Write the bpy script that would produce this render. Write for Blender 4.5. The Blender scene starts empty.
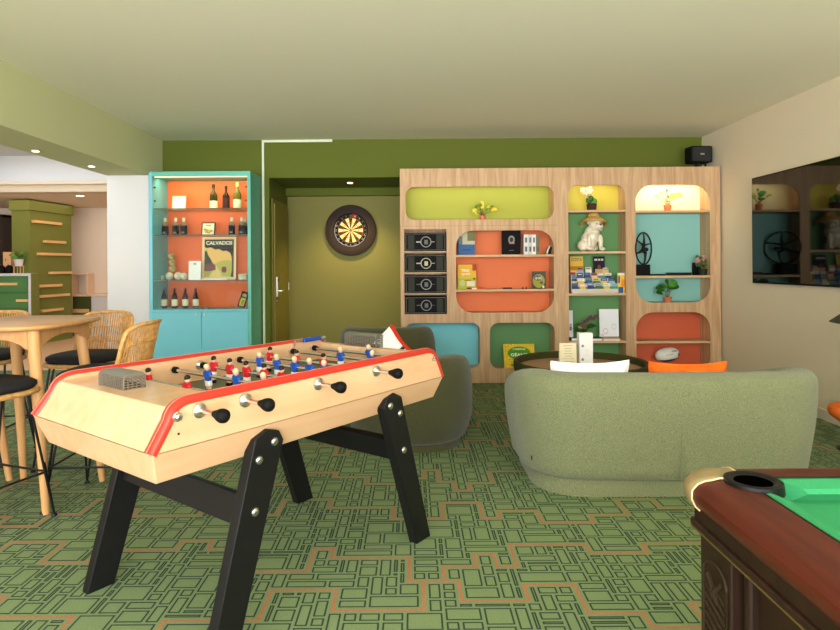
import bpy, bmesh, math, random
from mathutils import Vector, Matrix, noise as mnoise
random.seed(7)
C = bpy.context.scene.collection
PI = math.pi
FPX, CX, CY, ROLL, CAMH = 600.0, 412.0, 265.0, 0.007, 1.3

# ---------------------------------------------------------------- photo -> place
def P(px, py, Y):
    dx, dy = px-CX, py-CY
    x = dx-ROLL*dy; y = dy+ROLL*dx
    return Vector((x*Y/FPX, Y, CAMH-y*Y/FPX))
def PX(px, Y, py=265): return P(px, py, Y).x
def PZ(py, Y, px=412): return P(px, py, Y).z

# ---------------------------------------------------------------- materials
def lin(c):
    return tuple((v/255/12.92 if v/255 <= .04045 else ((v/255+.055)/1.055)**2.4) for v in c[:3]) + (1,)
def base_mat(name):
    m = bpy.data.materials.new(name); m.use_nodes = True
    nt = m.node_tree; b = nt.nodes['Principled BSDF']
    return m, nt, b
def mat(name, rgb, rough=.5, metal=0, spec=.5, var=0, vscale=8, bump=0, bscale=60, coat=0, emit=None, estr=0):
    m, nt, b = base_mat(name)
    b.inputs['Base Color'].default_value = lin(rgb)
    b.inputs['Roughness'].default_value = rough; b.inputs['Metallic'].default_value = metal
    b.inputs['Specular IOR Level'].default_value = spec
    if coat: b.inputs['Coat Weight'].default_value = coat; b.inputs['Coat Roughness'].default_value = .08
    if emit: b.inputs['Emission Color'].default_value = lin(emit); b.inputs['Emission Strength'].default_value = estr
    if var or bump:
        tc = nt.nodes.new('ShaderNodeTexCoord')
        if var:
            n = nt.nodes.new('ShaderNodeTexNoise'); n.inputs['Scale'].default_value = vscale; n.inputs['Detail'].default_value = 4
            nt.links.new(tc.outputs['Object'], n.inputs['Vector'])
            r = nt.nodes.new('ShaderNodeValToRGB')
            r.color_ramp.elements[0].position = .3; r.color_ramp.elements[1].position = .7
            r.color_ramp.elements[0].color = lin([max(0, v*(1-var)) for v in rgb]); r.color_ramp.elements[1].color = lin([min(255, v*(1+var)) for v in rgb])
            nt.links.new(n.outputs['Fac'], r.inputs['Fac']); nt.links.new(r.outputs['Color'], b.inputs['Base Color'])
        if bump:
            n2 = nt.nodes.new('ShaderNodeTexNoise'); n2.inputs['Scale'].default_value = bscale; n2.inputs['Detail'].default_value = 3
            nt.links.new(tc.outputs['Object'], n2.inputs['Vector'])
            bp = nt.nodes.new('ShaderNodeBump'); bp.inputs['Strength'].default_value = bump; bp.inputs['Distance'].default_value = .01
            nt.links.new(n2.outputs['Fac'], bp.inputs['Height']); nt.links.new(bp.outputs['Normal'], b.inputs['Normal'])
    return m
def wood(name, c1, c2, stretch=(1, 1, .08), scale=14, rough=.45, coat=0, knots=0, dist=1.5):
    m, nt, b = base_mat(name)
    b.inputs['Roughness'].default_value = rough; b.inputs['Specular IOR Level'].default_value = .3
    if coat: b.inputs['Coat Weight'].default_value = coat; b.inputs['Coat Roughness'].default_value = .12
    tc = nt.nodes.new('ShaderNodeTexCoord'); mp = nt.nodes.new('ShaderNodeMapping')
    mp.inputs['Scale'].default_value = stretch
    nt.links.new(tc.outputs['Object'], mp.inputs['Vector'])
    n = nt.nodes.new('ShaderNodeTexNoise'); n.inputs['Scale'].default_value = scale; n.inputs['Detail'].default_value = 6; n.inputs['Distortion'].default_value = dist
    nt.links.new(mp.outputs['Vector'], n.inputs['Vector'])
    r = nt.nodes.new('ShaderNodeValToRGB'); e = r.color_ramp.elements
    e[0].position = .3; e[0].color = lin(c1); e[1].position = .7; e[1].color = lin(c2)
    nt.links.new(n.outputs['Fac'], r.inputs['Fac'])
    out = r.outputs['Color']
    if knots:
        v = nt.nodes.new('ShaderNodeTexVoronoi'); v.inputs['Scale'].default_value = 3.1
        mp2 = nt.nodes.new('ShaderNodeMapping'); mp2.inputs['Scale'].default_value = (1.4, 1.4, .8)
        nt.links.new(tc.outputs['Object'], mp2.inputs['Vector']); nt.links.new(mp2.outputs['Vector'], v.inputs['Vector'])
        r2 = nt.nodes.new('ShaderNodeValToRGB'); r2.color_ramp.elements[0].position = .025; r2.color_ramp.elements[1].position = .07
        r2.color_ramp.elements[0].color = (.45, .35, .28, 1); r2.color_ramp.elements[1].color = (1, 1, 1, 1)
        nt.links.new(v.outputs['Distance'], r2.inputs['Fac'])
        mx = nt.nodes.new('ShaderNodeMix'); mx.data_type = 'RGBA'; mx.blend_type = 'MULTIPLY'; mx.inputs['Factor'].default_value = knots
        nt.links.new(out, mx.inputs[6]); nt.links.new(r2.outputs['Color'], mx.inputs[7]); out = mx.outputs[2]
    nt.links.new(out, b.inputs['Base Color'])
    return m
def glow(name, rgb, s):
    m = bpy.data.materials.new(name); m.use_nodes = True; nt = m.node_tree
    nt.nodes.clear(); e = nt.nodes.new('ShaderNodeEmission'); o = nt.nodes.new('ShaderNodeOutputMaterial')
    e.inputs['Color'].default_value = lin(rgb); e.inputs['Strength'].default_value = s
    nt.links.new(e.outputs[0], o.inputs[0]); return m
def pane(name, tint=(240, 248, 245), refl=1.0):
    m = bpy.data.materials.new(name); m.use_nodes = True; nt = m.node_tree; nt.nodes.clear()
    t = nt.nodes.new('ShaderNodeBsdfTransparent'); g = nt.nodes.new('ShaderNodeBsdfGlossy'); f = nt.nodes.new('ShaderNodeFresnel')
    mx = nt.nodes.new('ShaderNodeMixShader'); o = nt.nodes.new('ShaderNodeOutputMaterial'); mu = nt.nodes.new('ShaderNodeMath'); mu.operation = 'MULTIPLY'
    t.inputs['Color'].default_value = lin(tint); g.inputs['Roughness'].default_value = .02; f.inputs['IOR'].default_value = 1.45; mu.inputs[1].default_value = refl
    nt.links.new(f.outputs[0], mu.inputs[0]); nt.links.new(mu.outputs[0], mx.inputs[0]); nt.links.new(t.outputs[0], mx.inputs[1]); nt.links.new(g.outputs[0], mx.inputs[2]); nt.links.new(mx.outputs[0], o.inputs[0])
    return m
def boucle(name, rgb, sc=240):
    m, nt, b = base_mat(name)
    b.inputs['Roughness'].default_value = .95; b.inputs['Specular IOR Level'].default_value = .15
    b.inputs['Sheen Weight'].default_value = .25
    tc = nt.nodes.new('ShaderNodeTexCoord'); n = nt.nodes.new('ShaderNodeTexNoise')
    n.inputs['Scale'].default_value = sc; n.inputs['Detail'].default_value = 2
    nt.links.new(tc.outputs['Object'], n.inputs['Vector'])
    r = nt.nodes.new('ShaderNodeValToRGB'); e = r.color_ramp.elements
    e[0].position = .35; e[1].position = .65
    e[0].color = lin([v*.86 for v in rgb]); e[1].color = lin([min(255, v*1.13) for v in rgb])
    nt.links.new(n.outputs['Fac'], r.inputs['Fac']); nt.links.new(r.outputs['Color'], b.inputs['Base Color'])
    bp = nt.nodes.new('ShaderNodeBump'); bp.inputs['Strength'].default_value = .6; bp.inputs['Distance'].default_value = .006
    nt.links.new(n.outputs['Fac'], bp.inputs['Height']); nt.links.new(bp.outputs['Normal'], b.inputs['Normal'])
    return m

# ---------------------------------------------------------------- objects
def wm(o):
    M = Matrix.Identity(4)
    while o is not None:
        M = o.matrix_basis @ M; o = o.parent
    return M
def tag(o, label=None, cat=None, group=None, kind=None):
    if label: o['label'] = label
    if cat: o['category'] = cat
    if group: o['group'] = group
    if kind: o['kind'] = kind
    return o
def thing(name, label, cat, loc=(0, 0, 0), rotz=0, group=None):
    o = bpy.data.objects.new(name, None); C.objects.link(o); o.empty_display_size = .05
    o.location = loc; o.rotation_euler = (0, 0, rotz)
    return tag(o, label, cat, group)
def link(name, me, mats, parent=None, smooth=False, origin=None, bevel=0, flat_angle=None):
    if not isinstance(mats, (list, tuple)): mats = [mats]
    for m in mats: me.materials.append(m)
    if parent is not None: me.transform(wm(parent).inverted())
    elif origin is not None: me.transform(Matrix.Translation(-Vector(origin)))
    if smooth:
        me.polygons.foreach_set('use_smooth', [True]*len(me.polygons))
        me.set_sharp_from_angle(angle=math.radians(flat_angle or 40))
    o = bpy.data.objects.new(name, me); C.objects.link(o)
    if parent is not None: o.parent = parent
    elif origin is not None: o.location = origin
    if bevel:
        md = o.modifiers.new('bevel', 'BEVEL'); md.width = bevel; md.segments = 2; md.limit_method = 'ANGLE'; md.angle_limit = math.radians(40); md.harden_normals = False
    return o
class MB:
    """collects shapes in world coordinates (after matrix M); build() links ONE mesh object"""
    def __init__(s, M=None): s.v = []; s.f = []; s.mi = []; s.M = M or Matrix.Identity(4); s.k = 0
    def add(s, vs, fs):
        n = len(s.v); s.v += [s.M @ Vector(v) for v in vs]
        for f in fs: s.f.append([n+i for i in f]); s.mi.append(s.k)
        return s
    def box(s, x0, x1, y0, y1, z0, z1):
        vs = [(x, y, z) for x in (x0, x1) for y in (y0, y1) for z in (z0, z1)]
        return s.add(vs, [(0, 1, 3, 2), (4, 6, 7, 5), (0, 4, 5, 1), (2, 3, 7, 6), (0, 2, 6, 4), (1, 5, 7, 3)])
    def obox(s, M, x0, x1, y0, y1, z0, z1):
        vs = [M @ Vector((x, y, z)) for x in (x0, x1) for y in (y0, y1) for z in (z0, z1)]
        return s.add(vs, [(0, 1, 3, 2), (4, 6, 7, 5), (0, 4, 5, 1), (2, 3, 7, 6), (0, 2, 6, 4), (1, 5, 7, 3)])
    def prism(s, poly, fn, a, b):
        """poly: 2-D outline; fn(u,v,w)->point; extruded from w=a to w=b"""
        n = len(poly)
        vs = [fn(u, v, a) for u, v in poly]+[fn(u, v, b) for u, v in poly]
        fs = [tuple(range(n))[::-1], tuple(range(n, 2*n))]+[(i, (i+1) % n, n+(i+1) % n, n+i) for i in range(n)]
        return s.add(vs, fs)
    def tube(s, pts, r, n=8, closed=False, cap=True):
        pts = [Vector(p) for p in pts]; m = len(pts)
        rs = r if isinstance(r, (list, tuple)) else [r]*m
        vs = []; prev = None
        for i, p in enumerate(pts):
            if closed: t = pts[(i+1) % m]-pts[i-1]
            else: t = pts[min(i+1, m-1)]-pts[max(i-1, 0)]
            t.normalize()
            if prev is None:
                a = Vector((0, 0, 1)) if abs(t.z) < .9 else Vector((1, 0, 0)); u = t.cross(a).normalized()
            else: u = (prev-t*prev.dot(t)).normalized()
            prev = u; w = t.cross(u)
            vs += [p+rs[i]*(u*math.cos(2*PI*j/n)+w*math.sin(2*PI*j/n)) for j in range(n)]
        fs = []
        for i in range(m if closed else m-1):
            a, b = i*n, ((i+1) % m)*n
            fs += [(a+j, a+(j+1) % n, b+(j+1) % n, b+j) for j in range(n)]
        if cap and not closed: fs += [tuple(range(n))[::-1], tuple(range((m-1)*n, m*n))]
        return s.add(vs, fs)
    def lathe(s, prof, loc=(0, 0, 0), n=20, axis=None):
        """prof: [(r,z)] ; axis: matrix applied before loc"""
        A = axis or Matrix.Identity(4); L = Vector(loc); vs = []; m = len(prof)
        for r, z in prof:
            vs += [L+(A @ Vector((r*math.cos(2*PI*j/n), r*math.sin(2*PI*j/n), z))) for j in range(n)]
        fs = []
        for i in range(m-1): fs += [(i*n+j, i*n+(j+1) % n, (i+1)*n+(j+1) % n, (i+1)*n+j) for j in range(n)]
        fs += [tuple(range(n))[::-1], tuple(range((m-1)*n, m*n))]
        return s.add(vs, fs)
    def ball(s, c, r, n=12, rot=None, m=8):
        rx, ry, rz = r if isinstance(r, (tuple, list)) else (r, r, r)
        A = rot or Matrix.Identity(4); c = Vector(c); vs = []; fs = []
        for i in range(1, m):
            t = PI*i/m
            for j in range(n):
                p = 2*PI*j/n; vs.append(c+(A @ Vector((rx*math.sin(t)*math.cos(p), ry*math.sin(t)*math.sin(p), rz*math.cos(t)))))
        vs += [c+(A @ Vector((0, 0, rz))), c+(A @ Vector((0, 0, -rz)))]; T, B = (m-1)*n, (m-1)*n+1
        for i in range(m-2): fs += [(i*n+j, (i+1)*n+j, (i+1)*n+(j+1) % n, i*n+(j+1) % n) for j in range(n)]
        fs += [(T, j, (j+1) % n) for j in range(n)]+[(B, (m-2)*n+(j+1) % n, (m-2)*n+j) for j in range(n)]
        return s.add(vs, fs)
    def leaf(s, base, tip, w, up=(0, 0, 1), droop=.15, round_=False):
        a, b = Vector(base), Vector(tip); d = b-a; L = d.length; d.normalize(); up = Vector(up)
        sd = d.cross(up)
        if sd.length < 1e-4: sd = d.cross(Vector((1, .3, 0)))
        sd.normalize(); nn = sd.cross(d)
        st = [0, .15, .35, .6, .85, 1]; ww = [.12, .75, 1, .85, .42, .02] if not round_ else [.35, .85, 1, .98, .7, .25]
        vs = []; fs = []
        for t, k in zip(st, ww):
            c = a+d*L*t+nn*(math.sin(t*PI)*droop*L); h = w*.5*k
            vs += [c-sd*h+nn*h*.25, c, c+sd*h+nn*h*.25]
        for i in range(5):
            q = i*3; fs += [(q, q+1, q+4, q+3), (q+1, q+2, q+5, q+4)]
        return s.add(vs, fs)
    def mesh(s, name):
        me = bpy.data.meshes.new(name); me.from_pydata([tuple(v) for v in s.v], [], s.f)
        me.polygons.foreach_set('material_index', s.mi)
        bm = bmesh.new(); bm.from_mesh(me); bmesh.ops.recalc_face_normals(bm, faces=bm.faces); bm.to_mesh(me); bm.free()
        return me
    def build(s, name, mats, parent=None, smooth=False, origin=None, bevel=0, flat_angle=None):
        return link(name, s.mesh(name), mats, parent, smooth, origin, bevel, flat_angle)
def base_of(s):
    xs = [v.x for v in s.v]; ys = [v.y for v in s.v]; zs = [v.z for v in s.v]
    return ((min(xs)+max(xs))/2, (min(ys)+max(ys))/2, min(zs))
def solo(name, mb, mats, label, cat, group=None, smooth=False, bevel=0, flat_angle=None):
    return tag(mb.build(name, mats, None, smooth, base_of(mb), bevel, flat_angle), label, cat, group)
def struct(name, mb, mats, smooth=False, bevel=0):
    return tag(mb.build(name, mats, None, smooth, None, bevel), kind='structure')
def rrect(x0, x1, y0, y1, r, n=8):
    if not isinstance(r, (list, tuple)): r = [r]*4          # bl, br, tr, tl
    pts = []
    for (cx, cy, a, q) in ((x0+r[0], y0+r[0], PI, r[0]), (x1-r[1], y0+r[1], 1.5*PI, r[1]), (x1-r[2], y1-r[2], 0, r[2]), (x0+r[3], y1-r[3], .5*PI, r[3])):
        for i in range(n+1 if q > 1e-5 else 1): t = a+i/n*PI/2; pts.append((cx+q*math.cos(t), cy+q*math.sin(t)))
    return pts
def evalmesh(ob):
    dg = bpy.context.evaluated_depsgraph_get(); dg.update()
    me = bpy.data.meshes.new_from_object(ob.evaluated_get(dg))
    d = ob.data; bpy.data.objects.remove(ob)
    (bpy.data.curves if isinstance(d, bpy.types.Curve) else bpy.data.meshes).remove(d)
    return me
def plate(outer, holes, fn, depth):
    """flat plate with rounded holes; fn maps (u,v,w) to the place"""
    cu = bpy.data.curves.new('plate', 'CURVE'); cu.dimensions = '2D'; cu.fill_mode = 'BOTH'; cu.extrude = depth/2
    for poly in [outer]+holes:
        sp = cu.splines.new('POLY'); sp.points.add(len(poly)-1); sp.use_cyclic_u = True
        for q, (x, y) in zip(sp.points, poly): q.co = (x, y, 0, 1)
    ob = bpy.data.objects.new('plate', cu); C.objects.link(ob)
    me = evalmesh(ob)
    for v in me.vertices: v.co = fn(v.co.x, v.co.y, v.co.z)
    bm = bmesh.new(); bm.from_mesh(me); bmesh.ops.remove_doubles(bm, verts=bm.verts, dist=1e-5); bmesh.ops.recalc_face_normals(bm, faces=bm.faces); bm.to_mesh(me); bm.free()
    me.materials.clear()
    return me
def text(name, body, w, h, M, m, parent=None, depth=.0006, bold=0):
    """lettering fitted into width w and height h, lying in the local XY plane of M"""
    cu = bpy.data.curves.new('t', 'FONT'); cu.body = body; cu.size = 1; cu.extrude = .01; cu.align_x = 'CENTER'; cu.align_y = 'CENTER'; cu.offset = bold; cu.resolution_u = 3
    ob = bpy.data.objects.new('t', cu); C.objects.link(ob); me = evalmesh(ob)
    xs = [v.co.x for v in me.vertices]; ys = [v.co.y for v in me.vertices]
    cx, cy = (min(xs)+max(xs))/2, (min(ys)+max(ys))/2; sx = w/(max(xs)-min(xs)); sy = h/(max(ys)-min(ys))
    for v in me.vertices: v.co = M @ Vector(((v.co.x-cx)*sx, (v.co.y-cy)*sy, v.co.z*depth/.01))
    me.materials.clear()
    return link(name, me, m, parent)
def blob(balls, voxel, smooth_it=6):
    b = MB()
    for c, r, *rot in balls: b.ball(c, r, 16, rot[0] if rot else None, 10)
    me = b.mesh('blob'); ob = bpy.data.objects.new('blob', me); C.objects.link(ob)
    rm = ob.modifiers.new('r', 'REMESH'); rm.mode = 'VOXEL'; rm.voxel_size = voxel
    sm = ob.modifiers.new('s', 'SMOOTH'); sm.iterations = smooth_it; sm.factor = .5
    return evalmesh(ob)
def RX(a): return Matrix.Rotation(a, 4, 'X')
def RY(a): return Matrix.Rotation(a, 4, 'Y')
def RZ(a): return Matrix.Rotation(a, 4, 'Z')
def T(x, y, z): return Matrix.Translation((x, y, z))
FACE = RX(PI/2)        # XY plane stood up to face the camera side (-Y)
def area(name, loc, rot, sx, sy, watts, rgb):
    l = bpy.data.lights.new(name, 'AREA'); l.shape = 'RECTANGLE'; l.size = sx; l.size_y = sy; l.energy = watts; l.color = lin(rgb)[:3]
    o = bpy.data.objects.new(name, l); C.objects.link(o); o.location = loc; o.rotation_euler = rot; return o
def spot(name, loc, watts, rgb, ang=100, blend=.6, r=.03, aim=(0, 0, 0)):
    l = bpy.data.lights.new(name, 'SPOT'); l.energy = watts; l.color = lin(rgb)[:3]; l.spot_size = math.radians(ang); l.spot_blend = blend; l.shadow_soft_size = r
    o = bpy.data.objects.new(name, l); C.objects.link(o); o.location = loc; o.rotation_euler = aim; return o

# ---------------------------------------------------------------- palette
M = {}
M['ceil'] = mat('ceiling_paint', (240, 237, 212), .9, spec=.2)
M['beam'] = mat('beam_paint', (198, 200, 154), .85, spec=.2)
M['white'] = mat('white_paint', (208, 208, 208), .85, spec=.2)
M['rwall'] = mat('beige_wall_paint', (220, 207, 180), .88, spec=.2)
M['gwall'] = mat('green_wall_paint', (94, 104, 36), .8, spec=.25)
M['niche'] = mat('olive_wall_paint', (134, 130, 74), .8, spec=.25)
M['door'] = mat('olive_door_paint', (126, 118, 52), .6, spec=.3)
M['strip'] = mat('cable_trunking', (222, 230, 205), .5)
M['base'] = mat('baseboard_paint', (214, 205, 188), .6)
M['teal'] = mat('turquoise_lacquer', (104, 190, 204), .4)
M['tealgreen'] = mat('turquoise_green_lacquer', (92, 180, 160), .4)
M['orange'] = mat('orange_panel', (236, 108, 42), .55)
M['coral'] = mat('coral_panel', (226, 114, 56), .6)
M['coral2'] = mat('coral_red_panel', (208, 94, 54), .6)
M['lime'] = mat('lime_panel', (160, 166, 50), .6)
M['yellow'] = mat('yellow_panel', (196, 182, 60), .6)
M['cream'] = mat('cream_panel', (238, 228, 176), .6)
M['bluep'] = mat('blue_panel', (120, 206, 218), .6)
M['aqua'] = mat('aqua_panel', (136, 194, 184), .6)
M['green'] = mat('green_panel', (90, 142, 82), .6)
M['oak'] = wood('knotty_oak_board', (180, 140, 100), (210, 176, 136), (1, 1, .07), 20, .5, knots=.9)
M['oakedge'] = wood('oak_edge', (196, 158, 112), (216, 182, 138), (.1, 1, 1), 20, .5)
M['beech'] = wood('beech_veneer', (214, 168, 126), (224, 184, 144), (.12, 1, 1), 10, .32, coat=.35)
M['ash'] = wood('light_ash', (206, 150, 92), (224, 174, 118), (1, 1, .08), 22, .42)
M['ashtop'] = wood('light_ash_top', (196, 140, 86), (214, 164, 108), (.08, 1, 1), 20, .4, coat=.1)
M['red'] = mat('red_plastic_edging', (196, 48, 32), .35, coat=.15)
M['blackwood'] = mat('black_stained_wood', (20, 20, 20), .45, spec=.3)
M['cage'] = mat('dull_cage_metal', (150, 148, 140), .4, .8)
M['chrome'] = mat('chrome', (225, 225, 225), .15, 1)
M['steel'] = mat('brushed_steel', (205, 203, 196), .32, 1)
M['blk'] = mat('black_plastic', (15, 15, 14), .6, spec=.12)
M['blkm'] = mat('black_metal', (20, 21, 22), .45, .3)
M['field'] = mat('grey_green_playfield', (92, 96, 72), .6)
M['sofa'] = boucle('sage_boucle', (124, 129, 94))
M['olive'] = boucle('dark_olive_weave', (74, 74, 46), 230)
M['rattan'] = mat('honey_rattan', (204, 152, 88), .55, var=.12, vscale=40)
M['padblk'] = mat('black_cushion_fabric', (24, 24, 27), .9, bump=.3, bscale=120)
M['mahog'] = wood('red_mahogany', (66, 20, 11), (94, 34, 20), (1, .06, 1), 18, .4, coat=.12)
M['mahogx'] = wood('red_mahogany_cross', (66, 20, 11), (94, 34, 20), (.06, 1, 1), 18, .4, coat=.12)
M['walnut'] = wood('dark_walnut', (34, 20, 12), (50, 30, 18), (1, 1, .08), 16, .45)
M['walnutg'] = mat('carved_walnut', (48, 38, 22), .7, spec=.2)
M['brass'] = mat('brass_corner', (166, 146, 104), .4, .45)
M['gold'] = mat('gold_line', (130, 102, 54), .4, .5)
M['cloth'] = mat('green_baize', (56, 144, 94), .95, spec=.1, var=.04, vscale=300)
M['leather'] = mat('black_leather', (6, 6, 7), .45, spec=.3)
M['glass'] = pane('clear_glass', (250, 252, 250), refl=.12)
M['gshelf'] = pane('shelf_glass', (236, 246, 240), .6)
M['gedge'] = mat('glass_edge', (58, 84, 66), .2)
M['paper'] = mat('white_paper', (244, 243, 240), .7)
M['creamp'] = mat('cream_paper', (238, 226, 190), .7)
M['ink'] = mat('dark_ink', (40, 38, 40), .7)
M['grey'] = mat('grey_ink', (150, 148, 150), .7)
M['terra'] = mat('terracotta', (196, 112, 74), .7)
M['opot'] = mat('orange_pot', (226, 128, 70), .55)
M['pinkpot'] = mat('pink_pot', (222, 120, 96), .55)
M['soil'] = mat('soil', (46, 34, 26), .95)
M['leafd'] = mat('leaf_dark', (40, 96, 30), .5, var=.25, vscale=30)
M['leafl'] = mat('leaf_light', (140, 156, 40), .5, var=.25, vscale=30)
M['leafm'] = mat('leaf_mid', (72, 140, 48), .5, var=.2, vscale=30)
M['stem'] = mat('stem', (110, 100, 44), .6)
M['petaly'] = mat('yellow_petal', (236, 220, 70), .6)
M['petalp'] = mat('pink_petal', (206, 130, 140), .6)
M['petalm'] = mat('mauve_petal', (96, 58, 66), .6)
M['petalw'] = mat('white_orange_petal', (255, 222, 190), .6)
M['ceramic'] = mat('white_ceramic', (232, 222, 196), .35, coat=.3, var=.04, vscale=20)
M['straw'] = mat('straw', (212, 172, 92), .8, bump=.4, bscale=160)
M['cushw'] = mat('white_cushion_cotton', (250, 249, 247), .9, spec=.15)
M['cusho'] = mat('orange_velvet', (248, 110, 30), .8, spec=.2, var=.1, vscale=14)
M['tv'] = mat('black_tv_glass', (4, 4, 4), .04, spec=.55)
M['lamp'] = mat('olive_lamp_shade', (52, 50, 38), .7)
M['dgreen'] = mat('lobby_green', (70, 122, 62), .6)
M['ogreen'] = mat('lobby_olive', (112, 120, 48), .65)
M['pine'] = wood('pale_oak_bar', (222, 176, 112), (236, 196, 136), (.1, .1, 1), 20, .5)
M['lfloor'] = mat('lobby_floor', (214, 178, 142), .5)
M['lwall'] = mat('lobby_wall', (228, 212, 194), .85, spec=.2)
M['dark'] = mat('dark_brown', (44, 26, 16), .5)
M['ringb'] = mat('dartboard_rubber', (44, 28, 20), .8)
M['dark1'] = mat('dart_black', (48, 32, 22), .8)
M['dcream'] = mat('dart_cream', (238, 214, 140), .8)
M['dred'] = mat('dart_red', (176, 44, 30), .8)
M['dgrn'] = mat('dart_green', (40, 110, 60), .8)
def cm(rgb, rough=.6): 
    k = 'c%02x%02x%02x' % tuple(rgb)
    if k not in M: M[k] = mat('print_'+k, rgb, rough, spec=.2)
    return M[k]

# ---------------------------------------------------------------- camera
cam = bpy.data.cameras.new('Camera'); co = bpy.data.objects.new('Camera', cam); C.objects.link(co)
cam.sensor_fit = 'HORIZONTAL'; cam.sensor_width = 36; cam.lens = FPX/840*36; cam.shift_x = 8/840; cam.shift_y = -50/840; cam.clip_start = .05
co.matrix_world = T(0, 0, CAMH) @ RX(PI/2) @ RZ(-ROLL)
S = bpy.context.scene; S.camera = co
S.view_settings.view_transform = 'Standard'; S.view_settings.look = 'None'; S.view_settings.gamma = 1; S.view_settings.use_curve_mapping = False
S.view_settings.exposure = .48

# ================================================================ SETTING
CEIL = 2.77; XR = 3.39; XB = -2.90; XP = -3.36; YB = 7.0; YF = 6.55; YN = 8.03; ZH = 2.327; XN0 = -1.66; XN1 = -.06
def carpet():
    g = .029; X0, X1, Y0, Y1 = -5.4, 3.39, -.8, 7.6
    nx, ny = int((X1-X0)/g), int((Y1-Y0)/g)
    occ = [bytearray(nx) for _ in range(ny)]; path = []
    rnd = random.Random(21)
    j = 6
    while j < ny-8:                                   # wandering rust lines
        x, y = 0, j+rnd.randint(-3, 3); lo, hi = y-8, y+8
        while x < nx:
            L = rnd.choice((3, 5, 7, 9, 12)); 
            for k in range(L):
                if 0 <= x < nx and 0 <= y < ny: occ[y][x] = 1; path.append((x, y))
                x += 1
            d = rnd.choice((-1, 1)); V = rnd.choice((3, 4, 5, 7))
            if y+d*V < lo+3 or y+d*V > hi: d = -d
            x -= 1
            for k in range(V):
                y += d
                if 0 <= x < nx and 0 <= y < ny: occ[y][x] = 1; path.append((x, y))
            x += 1
        j += rnd.choice((15, 17, 20))
    sizes = [(3, 4), (4, 3), (7, 3), (2, 4), (3, 3), (4, 4), (3, 5), (8, 2), (2, 2), (6, 2), (5, 4), (2, 5), (5, 1), (1, 4), (5, 3), (4, 2), (3, 2)]
    rects = []
    for y in range(ny):
        row = occ[y]
        for x in range(nx):
            if row[x]: continue
            w, h = rnd.choice(sizes)
            w = min(w, nx-x); h = min(h, ny-y)
            ok = 0
            for k in range(w):
                if row[x+k]: break
                ok += 1
            w = ok
            while h > 1 and any(occ[y+r][x+k] for r in range(1, h) for k in range(w)): h -= 1
            for r in range(h):
                for k in range(w): occ[y+r][x+k] = 2
            rects.append((x, y, w, h))
    vs = []; fs = []; mi = []
    def quad(a, b, c, d, m):
        n = len(vs); vs.extend((a, b, c, d)); fs.append((n, n+1, n+2, n+3)); mi.append(m)
    quad((X0, -2.6, 0), (X1, -2.6, 0), (X1, Y1, 0), (X0, Y1, 0), 0)
    quad((XN0, Y1, 0), (XN1, Y1, 0), (XN1, YN, 0), (XN0, YN, 0), 0)
    z = .0008; ins, lw = .0060, .0070
    for x, y, w, h in rects:
        a, b, c, d = X0+x*g+ins, X0+(x+w)*g-ins, Y0+y*g+ins, Y0+(y+h)*g-ins
        n = len(vs); vs.extend([(a, c, z), (b, c, z), (b, d, z), (a, d, z), (a+lw, c+lw, z), (b-lw, c+lw, z), (b-lw, d-lw, z), (a+lw, d-lw, z)])
        for k in range(4): fs.append((n+k, n+(k+1) % 4, n+4+(k+1) % 4, n+4+k)); mi.append(1)
    ps = set(path); q = .0075
    for x, y in ps:
        a = X0+x*g+(0 if (x-1, y) in ps else q); b = X0+(x+1)*g-(0 if (x+1, y) in ps else q)
        c = Y0+y*g+(0 if (x, y-1) in ps else q); d = Y0+(y+1)*g-(0 if (x, y+1) in ps else q)
        quad((a, c, z), (b, c, z), (b, d, z), (a, d, z), 2)
    me = bpy.data.meshes.new('floor'); me.from_pydata(vs, [], fs); me.polygons.foreach_set('material_index', mi)
    mats = [mat('carpet_green', (130, 149, 106), .97, spec=.1, var=.09, vscale=220, bump=.4, bscale=300), mat('carpet_outline', (58, 76, 64), .97, spec=.1), mat('carpet_rust', (176, 124, 92), .97, spec=.1, var=.1, vscale=200)]
    tag(link('floor', me, mats), kind='structure')
carpet()
struct('ceiling', MB().box(XB, XR+.15, -2.6, YB+.2, CEIL, CEIL+.12), M['ceil'])
b = MB().box(XP, XN0, YB, YN+.1, 0, CEIL).box(XN1, XR+.15, YB, YN+.1, 0, CEIL).box(XN0, XN1, YB, YB+.1, ZH, CEIL)
struct('wall_back', b, M['gwall'])
struct('wall_right', MB().box(XR, XR+.15, -2.6, YB, 0, CEIL), M['rwall'])
b = MB().box(XN0, XN1, YN, YN+.1, 0, ZH); struct('wall_niche', b, M['niche'])
b = MB().box(XN0, XN1, YB+.1, YN+.1, ZH, ZH+.1).box(XN0, XN1, YN-.1, YN, 2.225, ZH); struct('ceiling_niche', b, M['gwall'])
struct('trim_1', MB().box(XP, XB, -2.6, YB, 2.31, CEIL), M['beam'])                           # the dropped beam along the left side
struct('wall_left', MB().box(XP, XB, YB-.38, YB, 0, 2.31), M['white'])                            # white pier
struct('trim_2', MB().box(PX(262.6, 6.98), PX(264.6, 6.98), YB-.02, YB, 0, CEIL-.005), M['strip'])
struct('trim_3', MB().box(PX(264.6, 6.98), PX(333, 6.98), YB-.018, YB, CEIL-.03, CEIL-.003), M['strip'])
struct('baseboard_right', MB().box(XR-.016, XR, -2.6, YB, 0, .09), M['base'], bevel=.003)
struct('baseboard_niche', MB().box(XN0, XN1, YN-.012, YN, 0, .08), M['niche'])
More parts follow.
